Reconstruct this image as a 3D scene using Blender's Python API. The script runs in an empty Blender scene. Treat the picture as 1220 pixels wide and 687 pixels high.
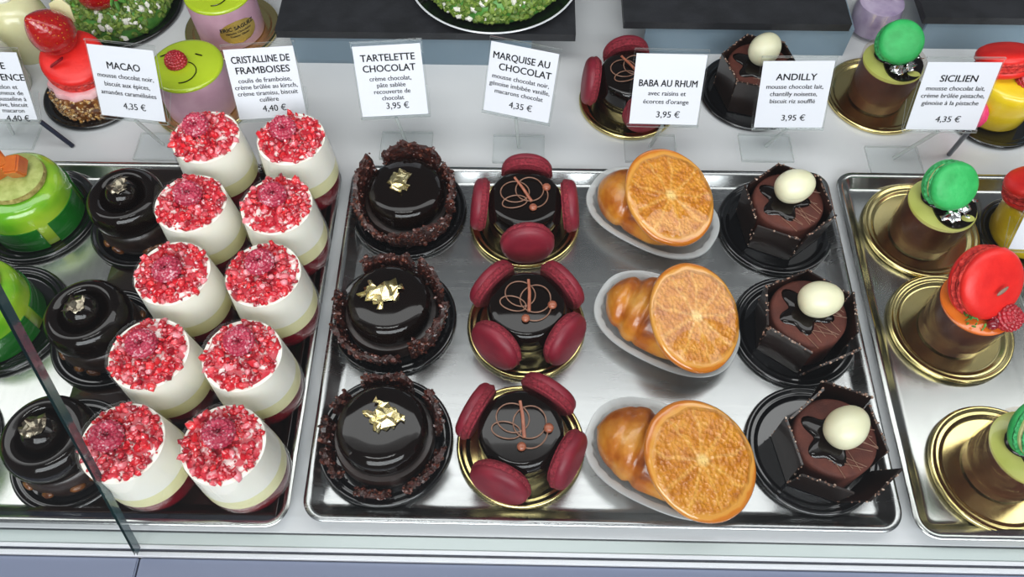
import bpy, bmesh, math, random
from math import sin, cos, pi, radians as RD
from mathutils import Vector as V, Matrix as MX, Euler, noise
random.seed(11)
SC = bpy.context.scene
COL = SC.collection

# ------------------------------------------------------------------ materials
def lin(h):
    h = h.lstrip('#'); o = []
    for i in (0, 2, 4):
        c = int(h[i:i+2], 16) / 255
        o.append(c / 12.92 if c <= .04045 else ((c + .055) / 1.055) ** 2.4)
    return (*o, 1)

class NT:
    def __init__(s, name):
        s.m = bpy.data.materials.new(name); s.m.use_nodes = True
        s.t = s.m.node_tree; s.t.nodes.clear()
        s.out = s.n('ShaderNodeOutputMaterial')
    def n(s, t, **k):
        x = s.t.nodes.new(t)
        for a, b in k.items(): setattr(x, a, b)
        return x
    def l(s, a, b): s.t.links.new(a, b)
    def noise(s, scale, detail=3, coord='Object', rough=.5, vec=None):
        x = s.n('ShaderNodeTexNoise'); x.inputs['Scale'].default_value = scale
        x.inputs['Detail'].default_value = detail; x.inputs['Roughness'].default_value = rough
        if vec is None:
            tc = s.n('ShaderNodeTexCoord'); vec = tc.outputs[coord]
        s.l(vec, x.inputs['Vector']); return x
    def ramp(s, fac, stops):
        r = s.n('ShaderNodeValToRGB'); e = r.color_ramp.elements
        while len(e) < len(stops): e.new(.5)
        for el, (p, c) in zip(e, stops): el.position = p; el.color = c if not isinstance(c, str) else lin(c)
        s.l(fac, r.inputs[0]); return r.outputs[0]
    def math(s, op, a, b=None):
        x = s.n('ShaderNodeMath', operation=op)
        for i, v in enumerate((a, b)):
            if v is None: continue
            if isinstance(v, (int, float)): x.inputs[i].default_value = v
            else: s.l(v, x.inputs[i])
        return x.outputs[0]
    def mixc(s, fac, a, b):
        x = s.n('ShaderNodeMix', data_type='RGBA')
        for i, v in ((0, fac), (6, a), (7, b)):
            if isinstance(v, (int, float)): x.inputs[i].default_value = v
            elif isinstance(v, str): x.inputs[i].default_value = lin(v)
            elif isinstance(v, tuple): x.inputs[i].default_value = v
            else: s.l(v, x.inputs[i])
        return x.outputs[2]
    def bsdf(s, col=None, rough=.5, metal=0, coat=0, spec=.5, sss=0, trans=0, alpha=1, coat_rough=.03):
        b = s.n('ShaderNodeBsdfPrincipled'); I = b.inputs
        if isinstance(col, str): I['Base Color'].default_value = lin(col)
        elif isinstance(col, tuple): I['Base Color'].default_value = col
        elif col is not None: s.l(col, I['Base Color'])
        if isinstance(rough, (int, float)): I['Roughness'].default_value = rough
        else: s.l(rough, I['Roughness'])
        I['Metallic'].default_value = metal; I['Coat Weight'].default_value = coat
        I['Coat Roughness'].default_value = coat_rough; I['Specular IOR Level'].default_value = spec
        if sss:
            I['Subsurface Weight'].default_value = sss; I['Subsurface Scale'].default_value = .004
            I['Subsurface Radius'].default_value = (1, .5, .3)
        I['Transmission Weight'].default_value = trans
        I['Alpha'].default_value = alpha
        s.l(b.outputs[0], s.out.inputs[0]); s.b = b; return b
    def bump(s, h, strength=.3, dist=.001):
        x = s.n('ShaderNodeBump'); x.inputs['Strength'].default_value = strength
        x.inputs['Distance'].default_value = dist; s.l(h, x.inputs['Height'])
        s.l(x.outputs[0], s.b.inputs['Normal']); return x

def plain(name, c, rough=.5, metal=0, coat=0, c2=None, scale=60, bump=None, spec=.5, sss=0, coat_rough=.03, lo=.35, hi=.65):
    t = NT(name); col = c
    if c2: col = t.ramp(t.noise(scale).outputs['Fac'], [(lo, c), (hi, c2)])
    t.bsdf(col, rough, metal, coat, spec, sss, coat_rough=coat_rough)
    if bump: t.bump(t.noise(bump[0], 4).outputs['Fac'], bump[1], bump[2])
    return t.m

def island(name, cols, rough=.4, coat=0, frost=None, sss=0, bump=None, spec=.5):
    """colour picked per loose piece, with an optional dusting of icing sugar"""
    t = NT(name); g = t.n('ShaderNodeNewGeometry')
    k = len(cols); col = t.ramp(g.outputs['Random Per Island'], [((i + .5) / k, c) for i, c in enumerate(cols)])
    if frost:
        n = t.noise(frost[1], 3).outputs['Fac']
        n = t.ramp(n, [(frost[0], (0, 0, 0, 1)), (frost[0] + .12, (1, 1, 1, 1))])
        col = t.mixc(n, col, '#f6dfe2')
    t.bsdf(col, rough, 0, coat, spec, sss)
    if bump: t.bump(t.noise(bump[0], 3).outputs['Fac'], bump[1], bump[2])
    return t.m

def clear(name, tint='#ffffff', ior=1.45, refl=1.0, rough=0.0, milk=0, milkc='#ffffff'):
    t = NT(name)
    fr = t.n('ShaderNodeFresnel'); fr.inputs['IOR'].default_value = ior
    g = t.n('ShaderNodeNewGeometry')
    front = t.math('SUBTRACT', 1.0, g.outputs['Backfacing'])
    fac = t.math('MULTIPLY', t.math('MULTIPLY', fr.outputs[0], front), refl)
    tr = t.n('ShaderNodeBsdfTransparent'); tr.inputs[0].default_value = lin(tint)
    gl = t.n('ShaderNodeBsdfGlossy'); gl.inputs['Roughness'].default_value = rough
    base = tr.outputs[0]
    if milk:
        d = t.n('ShaderNodeBsdfDiffuse'); d.inputs[0].default_value = lin(milkc)
        tl = t.n('ShaderNodeBsdfTranslucent'); tl.inputs[0].default_value = lin(milkc)
        a = t.n('ShaderNodeMixShader'); a.inputs[0].default_value = .4
        t.l(d.outputs[0], a.inputs[1]); t.l(tl.outputs[0], a.inputs[2])
        mm = t.n('ShaderNodeMixShader'); mm.inputs[0].default_value = milk
        t.l(tr.outputs[0], mm.inputs[1]); t.l(a.outputs[0], mm.inputs[2]); base = mm.outputs[0]
    m = t.n('ShaderNodeMixShader'); t.l(fac, m.inputs[0]); t.l(base, m.inputs[1]); t.l(gl.outputs[0], m.inputs[2])
    t.l(m.outputs[0], t.out.inputs[0]); return t.m

def steel(name, c='#c9cbca', rough=.25, streak=(4, 260)):
    t = NT(name); tc = t.n('ShaderNodeTexCoord'); mp = t.n('ShaderNodeMapping')
    mp.inputs['Scale'].default_value = (streak[0], streak[1], 20); t.l(tc.outputs['Object'], mp.inputs[0])
    n = t.noise(1, 4, vec=mp.outputs[0]); n2 = t.noise(25, 4)
    r = t.math('ADD', t.math('MULTIPLY', n.outputs['Fac'], .10), t.math('ADD', rough - .1, t.math('MULTIPLY', n2.outputs['Fac'], .12)))
    t.bsdf(c, r, 1); t.bump(t.math('ADD', t.math('MULTIPLY', n.outputs['Fac'], .12), n2.outputs['Fac']), .05, .0006)
    return t.m

def orange_mat():
    t = NT('candied_orange'); tc = t.n('ShaderNodeTexCoord'); sp = t.n('ShaderNodeSeparateXYZ')
    t.l(tc.outputs['Object'], sp.inputs[0]); x, y = sp.outputs[0], sp.outputs[1]
    r = t.math('SQRT', t.math('ADD', t.math('MULTIPLY', x, x), t.math('MULTIPLY', y, y)))
    wob = t.math('MULTIPLY', t.math('SUBTRACT', t.noise(90, 3).outputs['Fac'], .5), .005)
    r = t.math('ADD', r, wob)
    rn = t.math('DIVIDE', r, .0385)
    a = t.math('ARCTAN2', y, x)
    a = t.math('ADD', a, t.math('MULTIPLY', t.math('SUBTRACT', t.noise(60, 2).outputs['Fac'], .5), .5))
    seg = t.math('ABSOLUTE', t.math('SINE', t.math('MULTIPLY', a, 4.5)))
    width = t.math('DIVIDE', .0016, t.math('MAXIMUM', r, .001))     # membranes of even width
    memb = t.ramp(t.math('DIVIDE', seg, t.math('MULTIPLY', width, 4.5)), [(.25, (1, 1, 1, 1)), (1, (0, 0, 0, 1))])
    vor = t.n('ShaderNodeTexVoronoi'); vor.inputs['Scale'].default_value = 330; t.l(tc.outputs['Object'], vor.inputs[0])
    flesh = t.ramp(t.math('MULTIPLY', t.noise(120, 4).outputs['Fac'], 1.0), [(.3, '#a85c06'), (.5, '#c27810'), (.75, '#d4922c')])
    flesh = t.mixc(t.math('MULTIPLY', memb, .26), flesh, '#f6c76a')
    core = t.ramp(rn, [(.03, (1, 1, 1, 1)), (.14, (0, 0, 0, 1))])
    flesh = t.mixc(t.math('MULTIPLY', core, .7), flesh, '#f3d58a')
    ring = t.ramp(rn, [(.85, (0, 0, 0, 1)), (.91, (1, 1, 1, 1))])
    col = t.mixc(ring, flesh, '#d0913c')
    rind = t.ramp(rn, [(.955, (0, 0, 0, 1)), (.995, (1, 1, 1, 1))])
    col = t.mixc(rind, col, '#c2701c')
    t.bsdf(col, .2, 0, .8, sss=.06)
    infl = t.math('SUBTRACT', 1.0, ring)
    h = t.math('MULTIPLY', t.math('ADD', t.math('MULTIPLY', vor.outputs['Distance'], 1.0), t.math('MULTIPLY', t.noise(200, 4).outputs['Fac'], 1.2)), infl)
    t.bump(h, .6, .0026)
    return t.m

M = {}
M['choc'] = plain('dark_chocolate_glaze', '#0a0402', .07, coat=.12, spec=.34, c2='#0d0503', scale=30)
M['choc_soft'] = plain('dark_chocolate', '#180b07', .4, coat=.2, c2='#281712', scale=90, bump=(300, .3, .0006))
M['crisp'] = island('chocolate_crisp', ['#260e0a', '#3f1811', '#552418', '#32120d', '#6b3a2a'], .3, coat=.35, bump=(500, .4, .0008))
M['crisp_core'] = plain('chocolate_crisp_core', '#220c08', .4, coat=.3, c2='#42190f', scale=260, bump=(330, .9, .003))
M['black'] = plain('black_plastic', '#0b0c0e', .12, coat=.6)
M['gold'] = plain('gold_card', '#d9c684', .2, metal=1, c2='#e0d092', scale=20, bump=(60, .12, .0005))
M['goldleaf'] = plain('gold_leaf', '#e9cf7c', .22, metal=1, c2='#fff0b8', scale=260, lo=.3, hi=.6)
M['silver'] = plain('silver_leaf', '#d8d9dc', .18, metal=1, c2='#ffffff', scale=200)
M['dullsilver'] = plain('dull_silver_leaf', '#a39a87', .35, metal=1, c2='#5f564a', scale=240, lo=.45, hi=.62)
M['crimson'] = plain('crimson_macaron', '#701024', .5, c2='#80172a', scale=70, bump=(420, .25, .0006), sss=.05)
M['crimson_foot'] = plain('crimson_macaron_foot', '#6d0d1e', .75, c2='#8e1d2e', scale=500, bump=(600, .9, .002))
M['green_mac'] = plain('green_macaron', '#1f9b4a', .5, c2='#37b862', scale=60, bump=(330, .5, .0008), sss=.05)
M['green_foot'] = plain('green_macaron_foot', '#1d8a43', .7, c2='#4cc076', scale=420, bump=(500, .9, .002))
M['red_mac'] = plain('red_macaron', '#cf1410', .42, c2='#e2231a', scale=60, bump=(380, .3, .0006), sss=.05)
M['red_foot'] = plain('red_macaron_foot', '#a80d0c', .7, c2='#e04034', scale=420, bump=(500, .9, .002))
M['pink_mac'] = plain('pink_macaron', '#d6215a', .5, c2='#e23a6e', scale=70, bump=(400, .3, .0006))
M['cream'] = plain('cream_filling', '#cfcf86', .5, c2='#dcdc9c', scale=100)
M['pinkcream'] = plain('pink_cream', '#e6a9ad', .5, c2='#eec0c2', scale=80)
M['bead'] = plain('chocolate_bead', '#8a4a33', .35, coat=.2, c2='#a36045', scale=200)
M['lace'] = plain('milk_chocolate_lace', '#8e6a58', .45, c2='#74503e', scale=200)
M['brioche'] = None
M['orange'] = orange_mat()
M['milky'] = clear('milky_plastic', '#f4f6f6', 1.45, 1.2, .08, milk=.5, milkc='#f4f6f6')
M['cocoa'] = plain('cocoa_sprayed_mousse', '#4a1e13', .75, c2='#5a281a', scale=120, bump=(900, .5, .0006))
M['plaque'] = plain('chocolate_plaque', '#1e110c', .3, coat=.3, c2='#140a07', scale=40, bump=(80, .1, .0006))
M['speck'] = island('sugar_speck', ['#a98471', '#5c3a2c', '#432a20', '#cbb6a4', '#6b4a3a'], .5)
M['egg'] = plain('ivory_chocolate', '#d9d6b2', .38, coat=.15, c2='#e3e0c0', scale=30, sss=.1)
M['milkmousse'] = plain('milk_white_mousse', '#f8f5ea', .45, c2='#f4f1e4', scale=40, sss=.1)
M['custard'] = plain('pale_custard', '#ece7b8', .45, c2='#e4dfa8', scale=40, sss=.1)
M['coulis'] = plain('raspberry_coulis', '#6a0618', .2, coat=.5, c2='#8a0c22', scale=50)
M['glass'] = clear('verrine_glass', '#ffffff', 1.4, .7)
def berry(name, a, b_, frost, rough=.45, coat=.1):
    t = NT(name); col = t.ramp(t.noise(120).outputs['Fac'], [(.35, a), (.65, b_)])
    if frost:
        n = t.ramp(t.math('ADD', t.math('MULTIPLY', t.noise(520, 3).outputs['Fac'], .7), t.math('MULTIPLY', t.noise(110, 2).outputs['Fac'], .3)), [(frost, (0, 0, 0, 1)), (frost + .10, (1, 1, 1, 1))])
        col = t.mixc(t.math('MULTIPLY', n, .62), col, '#f2d9de')
    t.bsdf(col, rough, 0, coat, sss=.08); return t.m
M['rasp'] = berry('sugared_raspberry', '#a31c3c', '#b92f4e', .53)
M['rasp_plain'] = berry('raspberry_flesh', '#9c0a1c', '#b41428', None, .3, .4)
M['mash'] = plain('crushed_raspberry_pulp', '#f2e4de', .35, coat=.3, c2='#c22436', scale=170, lo=.36, hi=.48)
M['crumb'] = island('crushed_raspberry', ['#c40f20', '#dc1f2c', '#a00a20', '#e8353a', '#c81628', '#e5525a', '#8a0a20', '#c81c30', '#e88890'], .28, coat=.4, frost=(.60, 380), sss=.05)
M['lime'] = plain('lime_mirror_glaze', '#a6bd1c', .16, coat=.7, c2='#b2c828', scale=25)
M['rose'] = plain('rose_mousse', '#b58a9c', .5, c2='#c29aaa', scale=50, bump=(200, .3, .0005))
M['mint'] = plain('apple_green_glaze', '#5b9d18', .18, coat=.7, c2='#9dbd30', scale=18, lo=.42, hi=.62)
M['leafgreen'] = plain('dark_green_jelly', '#0d5a14', .15, coat=.6, c2='#116a18', scale=30)
M['biscuit'] = plain('pale_green_biscuit', '#a9b168', .75, c2='#8f9a4c', scale=160, bump=(300, .6, .001))
M['biscuit_edge'] = plain('browned_biscuit_edge', '#8a7a3a', .8, c2='#b0a35e', scale=300, bump=(400, .8, .001))
M['jelly'] = plain('orange_jelly', '#b4541a', .12, coat=.6, c2='#c96e2a', scale=60, sss=.3)
M['orange_gel'] = plain('orange_glaze', '#d8641a', .15, coat=.7, c2='#e07a2a', scale=40)
M['amber'] = plain('caramel_nut', '#4a2410', .2, coat=.5, c2='#7d4c22', scale=150)
M['nutcrust'] = island('chopped_nut_crust', ['#7a4a20', '#a4702f', '#c39a58', '#8a5a2a', '#d8c39a', '#5f3716'], .5)
M['pist'] = island('chopped_pistachio', ['#4a6a1a', '#627e26', '#7a9236', '#39531a', '#8fa24e', '#566f22'], .5)
M['whitebit'] = plain('white_sugar_bit', '#d5d3c6', .6, c2='#e4e2d8', scale=200)
M['straw'] = None
M['leaf'] = plain('green_leaf', '#3d7a2a', .45, c2='#5a963a', scale=120, bump=(200, .3, .001))
M['cup_choc'] = plain('chocolate_mousse_layers', '#4a2518', .5, coat=0, c2='#5c3222', spec=.3, scale=70)
M['cup_red'] = plain('plum_mousse_layers', '#40202a', .5, coat=0, c2='#5a3326', spec=.3, scale=50)
M['cup_clear'] = clear('tumbler_plastic', '#f6f2ee', 1.4, .45)
M['pistcream'] = plain('pistachio_cream', '#a9ad55', .3, coat=.4, c2='#b8bb66', scale=50)
M['yellow'] = plain('yellow_glaze', '#d6b30c', .3, coat=.5, c2='#e2c422', scale=40)
M['palecream'] = plain('pale_lemon_glaze', '#cdc99a', .25, coat=.5, c2='#d8d5ac', scale=30, sss=.1)
M['palewhite'] = plain('pale_vanilla_glaze', '#c9ccbc', .25, coat=.5, c2='#d6d8ca', scale=30, sss=.1)
M['violet'] = plain('violet_mousse', '#8a7898', .35, coat=.5, c2='#b4a6bc', scale=50)
M['paper'] = plain('white_card', '#d3d5dc', .6, c2='#cfd1d9', scale=8)
M['ink'] = plain('black_ink', '#15161a', .7)
M['acryl'] = clear('clear_acrylic', '#fdfefe', 1.45, .7)
M['acryl_edge'] = clear('acrylic_edge', '#f2f5f4', 1.45, .9, .05, milk=.35, milkc='#eef2f0')
M['acryl_blue'] = clear('tinted_acrylic', '#c6d4de', 1.45, .8, milk=.6, milkc='#b4cad8')
M['slate'] = plain('black_slate', '#1b1c1f', .5, c2='#26272b', scale=40, bump=(60, .5, .003))
M['shelf'] = plain('white_laminate', '#cfd0d1', .22, c2='#c9cbcd', scale=5, coat=.15)
M['steel'] = steel('brushed_steel', '#a6a8a8', .25)
M['steel2'] = steel('worn_steel', '#b0b2af', .22, (260, 4))
M['liner'] = plain('dark_brown_plastic', '#1c1210', .16, coat=.5, c2='#241713', scale=20)
M['ledge'] = plain('pale_grey_ledge', '#c3ccc9', .3, c2='#bcc6c3', scale=6)
M['rail'] = plain('white_aluminium_rail', '#e2e4e8', .3, metal=.2)
M['groove'] = plain('dark_rubber_gasket', '#23252d', .6, c2='#3a3c44', scale=120)
M['panel'] = plain('blue_grey_panel', '#747c90', .35, c2='#6c748a', scale=3)
M['pane'] = clear('front_glass', '#fbfcfc', 1.5, 1.0)
M['pane_edge'] = plain('polished_glass_edge', '#3b5558', .12, coat=.8, c2='#2c4449', scale=15)
M['darkrod'] = plain('dark_blue_rod', '#23283a', .3, coat=.3)
M['goldlabel'] = plain('gold_sticker', '#b89a45', .35, metal=.6, c2='#c7ab58', scale=30)

def brioche_mat():
    t = NT('glazed_brioche'); n = t.noise(38, 3)
    col = t.ramp(n.outputs['Fac'], [(.30, '#70300a'), (.43, '#a55814'), (.56, '#c07a26'), (.74, '#d6a24e')])
    n2 = t.noise(20, 2)
    t.bsdf(col, .3, 0, .45, sss=.05); t.bump(t.noise(140, 5).outputs['Fac'], .5, .002); return t.m
M['brioche'] = brioche_mat()
def straw_mat():
    t = NT('glazed_strawberry'); tc = t.n('ShaderNodeTexCoord')
    v = t.n('ShaderNodeTexVoronoi'); v.inputs['Scale'].default_value = 330; t.l(tc.outputs['Object'], v.inputs[0])
    col = t.ramp(v.outputs['Distance'], [(.10, '#d8882c'), (.2, '#980907'), (.6, '#a30b09')])
    t.bsdf(col, .2, 0, .6); t.bump(v.outputs['Distance'], .3, .0012); return t.m
M['straw'] = straw_mat()

# ------------------------------------------------------------------ mesh builder
def _ico(sub):
    b = bmesh.new(); bmesh.ops.create_icosphere(b, subdivisions=sub, radius=1)
    b.verts.index_update()
    r = ([v.co.copy() for v in b.verts], [tuple(v.index for v in f.verts) for f in b.faces]); b.free(); return r
ICO = {k: _ico(k) for k in (1, 2, 3, 4)}

class MB:
    def __init__(s): s.v = []; s.f = []; s.mi = []
    def add(s, vs, fs, mi=0, X=None):
        o = len(s.v)
        s.v += [X @ V(p) for p in vs] if X is not None else [V(p) for p in vs]
        s.f += [tuple(i + o for i in f) for f in fs]; s.mi += [mi] * len(fs); return s
    def lathe(s, prof, n=48, mi=0, X=None, wob=None):
        vs = []; fs = []; rings = []
        for (r, z) in prof:
            if r < 1e-7: rings.append([len(vs)]); vs.append((0, 0, z))
            else:
                rings.append(list(range(len(vs), len(vs) + n)))
                for k in range(n):
                    a = 2 * pi * k / n; q = r; zz = z
                    if wob: q, zz = wob(r, z, a)
                    vs.append((q * cos(a), q * sin(a), zz))
        for A, B in zip(rings, rings[1:]):
            for k in range(n):
                k2 = (k + 1) % n
                if len(A) == 1 and len(B) == 1: continue
                if len(A) == 1: fs.append((A[0], B[k2], B[k]))
                elif len(B) == 1: fs.append((A[k], A[k2], B[0]))
                else: fs.append((A[k], A[k2], B[k2], B[k]))
        return s.add(vs, fs, mi, X)
    def tube(s, pts, r, n=8, mi=0, closed=False, X=None):
        pts = [V(p) for p in pts]; N = len(pts); vs = []; fs = []
        rr = r if callable(r) else (lambda t: r)
        up = V((0, 0, 1))
        for i, p in enumerate(pts):
            a = pts[(i - 1) % N] if closed or i > 0 else pts[i]
            b = pts[(i + 1) % N] if closed or i < N - 1 else pts[i]
            t = (b - a).normalized()
            u = t.cross(up)
            if u.length < 1e-3: u = t.cross(V((1, 0, 0)))
            u.normalize(); w = u.cross(t)
            q = rr(i / max(1, N - 1))
            for k in range(n):
                c = 2 * pi * k / n; vs.append(p + u * (q * cos(c)) + w * (q * sin(c)))
        for i in range(N if closed else N - 1):
            j = (i + 1) % N
            for k in range(n):
                k2 = (k + 1) % n; fs.append((i * n + k, i * n + k2, j * n + k2, j * n + k))
        if not closed: fs.append(tuple(range(n))[::-1]); fs.append(tuple((N - 1) * n + k for k in range(n)))
        return s.add(vs, fs, mi, X)
    def ico(s, c, r, sub=2, rot=None, jit=0, mi=0, X=None):
        vs, fs = ICO[sub]; r = (r, r, r) if isinstance(r, (int, float)) else r
        R = Euler(rot).to_matrix() if rot else None; o = []
        for p in vs:
            q = V((p.x * r[0], p.y * r[1], p.z * r[2]))
            if jit: q *= 1 + random.uniform(-jit, jit)
            if R: q = R @ q
            o.append(q + V(c))
        return s.add(o, fs, mi, X)
    def box(s, c, d, mi=0, X=None, bev=0):
        b = bmesh.new(); bmesh.ops.create_cube(b, size=1)
        for v in b.verts: v.co = V((v.co.x * d[0] + c[0], v.co.y * d[1] + c[1], v.co.z * d[2] + c[2]))
        if bev: bmesh.ops.bevel(b, geom=b.edges[:], offset=bev, segments=2, affect='EDGES')
        b.verts.index_update()
        s.add([v.co.copy() for v in b.verts], [tuple(v.index for v in f.verts) for f in b.faces], mi, X); b.free(); return s
    def prism(s, poly, z0, z1, mi=0, X=None, mi_side=None):
        n = len(poly)
        s.add([(x, y, z0) for x, y in poly] + [(x, y, z1) for x, y in poly],
              [tuple(range(n))[::-1], tuple(range(n, 2 * n))], mi, X)
        s.add([(x, y, z0) for x, y in poly] + [(x, y, z1) for x, y in poly],
              [(k, (k + 1) % n, n + (k + 1) % n, n + k) for k in range(n)], mi if mi_side is None else mi_side, X)
        return s
    def build(s, name, mats, parent=None, loc=None, rot=None, sharp=38, weld=False):
        me = bpy.data.meshes.new(name); me.from_pydata(s.v, [], s.f)
        for m in (mats if isinstance(mats, (list, tuple)) else [mats]): me.materials.append(m)
        me.polygons.foreach_set('material_index', s.mi)
        b = bmesh.new(); b.from_mesh(me)
        if weld: bmesh.ops.remove_doubles(b, verts=b.verts, dist=1e-6)
        bmesh.ops.recalc_face_normals(b, faces=b.faces)
        b.to_mesh(me); b.free()
        me.polygons.foreach_set('use_smooth', [True] * len(me.polygons))
        if sharp: me.set_sharp_from_angle(angle=RD(sharp))
        o = bpy.data.objects.new(name, me); COL.objects.link(o)
        if parent: o.parent = parent
        if loc: o.location = loc
        if rot: o.rotation_euler = rot
        return o

def tag(o, label, cat, group=None, kind=None):
    o['label'] = label; o['category'] = cat
    if group: o['group'] = group
    if kind: o['kind'] = kind
    return o
def thing(name, label, cat, loc, rz=0, group=None, kind=None):
    o = bpy.data.objects.new(name, None); COL.objects.link(o); o.empty_display_size = .02
    o.location = loc; o.rotation_euler = (0, 0, rz); return tag(o, label, cat, group, kind)
def dup(o, loc, rz, label):
    r = o.copy(); COL.objects.link(r); r.location = loc; r.rotation_euler = (0, 0, rz); r['label'] = label
    for c in list(o.children):
        d = c.copy(); COL.objects.link(d); d.parent = r
        for g in list(c.children):
            e = g.copy(); COL.objects.link(e); e.parent = d
    return r
def align(axis, at, spin=0):
    """matrix taking +z to the given direction"""
    q = V((0, 0, 1)).rotation_difference(V(axis).normalized())
    return MX.Translation(at) @ q.to_matrix().to_4x4() @ MX.Rotation(spin, 4, 'Z')
def dirv(az, el): return V((cos(RD(az)) * cos(RD(el)), sin(RD(az)) * cos(RD(el)), sin(RD(el))))

FL = .0018            # floor of the steel trays
PB = FL + .0002       # things standing in them

# ------------------------------------------------------------------ setting: the display case
case = thing('display_case', 'refrigerated glass-fronted display case with a white shelf and pale front ledge', 'display case', (0, 0, 0), kind='structure')
b = MB(); b.box((0, .4268, -.012), (2.0, .864, .024), bev=.0006); b.build('shelf', M['shelf'], case)
b = MB(); b.box((0, -.0105, -.010), (2.0, .0085, .020), bev=.0006); b.build('front_ledge', M['ledge'], case)
b = MB()
b.box((0, -.0161, -.0085), (2.0, .0026, .018), bev=.0004); b.box((0, -.0207, -.0085), (2.0, .0030, .018), bev=.0004)
b.build('glass_channel', M['rail'], case)
b = MB(); b.box((0, -.0183, -.0090), (2.0, .0018, .0165)); b.build('gasket', M['groove'], case)
SX = -.3061
for x0, x1 in ((-1.0, SX - .0006), (SX + .0006, 1.0)):
    b = MB(); b.box(((x0 + x1) / 2, -.0486, -.1525), (x1 - x0, .0520, .30), bev=.0008); b.build('lower_panel', M['panel'], case)
tilt = math.atan2(.0743, .2118)
GX = MX.Translation((0, -.0197, .0022)) @ MX.Rotation(-tilt, 4, 'X')
for x0, x1 in ((-1.0, SX - .0009), (SX + .0009, 1.0)):
    b = MB(); h, t = .47, .006
    vs = [(x, y, z) for z in (0, h) for x, y in ((x0, -t / 2), (x1, -t / 2), (x1, t / 2), (x0, t / 2))]
    b.add(vs, [(0, 1, 5, 4), (2, 3, 7, 6), (3, 2, 1, 0)], 0, GX)
    b.add(vs, [(1, 2, 6, 5), (3, 0, 4, 7), (4, 5, 6, 7)], 1, GX)
    b.build('glass_pane', [M['pane'], M['pane_edge']], case, weld=True)

# ------------------------------------------------------------------ trays
def rrect(x0, y0, x1, y1, r, n=8):
    o = []
    for cx, cy, a0 in ((x1 - r, y1 - r, 0), (x0 + r, y1 - r, 90), (x0 + r, y0 + r, 180), (x1 - r, y0 + r, 270)):
        for k in range(n + 1):
            a = RD(a0 + 90 * k / n); o.append((cx + r * cos(a), cy + r * sin(a)))
    return o
def tray_mesh(x0, y0, x1, y1, R=.016):
    loops = [(.0125, 0), (.0115, .0006), (.004, .0082), (.0003, .0088), (0, .0096), (.0006, .0103), (.0026, .0106), (.0042, .0102), (.0055, .009),
             (.0115, .0029), (.0128, .0021), (.0150, FL)]
    b = MB(); vs = []; n = None
    for i, z in loops:
        p = rrect(x0 + i, y0 + i, x1 - i, y1 - i, max(.004, R - i)); n = len(p); vs += [(x, y, z) for x, y in p]
    fs = []
    for L in range(len(loops) - 1):
        for k in range(n): fs.append((L * n + k, L * n + (k + 1) % n, (L + 1) * n + (k + 1) % n, (L + 1) * n + k))
    fs.append(tuple(range(n))[::-1]); fs.append(tuple((len(loops) - 1) * n + k for k in range(n)))
    return b.add(vs, fs)
o = tray_mesh(-.2, 0, .2, .3).build('steel_tray', M['steel'], sharp=50)
tag(o, 'wide shiny steel tray in the middle holding tartelettes, macaron cakes, babas and egg cakes', 'tray', 'steel trays on the shelf')
o = tray_mesh(.2065, -.004, .6065, .3).build('steel_tray', M['steel2'], sharp=50)
tag(o, 'steel tray holding the green and red macaron cups on gold cards', 'tray', 'steel trays on the shelf')
o = tray_mesh(-.6085, -.0045, -.2085, .3).build('steel_tray', M['steel2'], sharp=50)
tag(o, 'steel tray under the green cakes, ring cakes and raspberry cups', 'tray', 'steel trays on the shelf')
def liner():
    b = MB(); x0, x1, y0, y1, w, h = -.383, -.2245, .0115, .2840, .0082, .0078; z = FL + .0011
    top = [(x0, y0 , z), (x1, y0, z), (x1, y1, z), (x0, y1, z)]
    rim = [(x0, y0 - w, z + h), (x1 + w, y0 - w, z + h), (x1 + w, y1 + w, z + h), (x0, y1 + w, z + h)]
    f = [(0, 1, 2, 3), (0, 4, 5, 1), (1, 5, 6, 2), (2, 6, 7, 3)]
    b.add(top + rim, f); o = b.build('tray_liner', M['liner'], weld=True)
    s = o.modifiers.new('s', 'SOLIDIFY'); s.thickness = .0008; s.offset = 0
    bv = o.modifiers.new('b', 'BEVEL'); bv.width = .0015; bv.segments = 2
    return o
tag(liner(), 'dark brown plastic liner under the two columns of raspberry cups', 'liner')
LN = FL + .0016

# ------------------------------------------------------------------ plates
def plate_mesh(R, steps=1):
    k = R / .048
    # closed section: underside then upper side with a raised flat centre
    lo = [(0, 0), (.034, 0), (.0352, .0003), (.0370, .0003), (.0470, .0006), (.0478, .0013)]
    hi = [(.0480, .0030), (.0474, .0044), (.0462, .0048), (.0450, .0045), (.0440, .0036), (.0424, .0034), (.0416, .0036), (.0406, .0034), (.0392, .0015), (.0375, .0013), (0, .0013)]
    return [(r * k, z) for r, z in lo + hi]
PT = .0013
plates = {}
def plate(kind, R, loc, label, group):
    key = (kind, R)
    if key not in plates:
        b = MB(); b.lathe(plate_mesh(R), 72); o = b.build('black_plate' if kind == 'black' else 'gold_plate', M[kind], sharp=60); plates[key] = o
    else:
        o = plates[key].copy(); COL.objects.link(o)
    o.location = loc
    return tag(o, label, 'plate', group)
G_B, G_G = 'black plastic cake plates', 'round gold cake cards'

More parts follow.
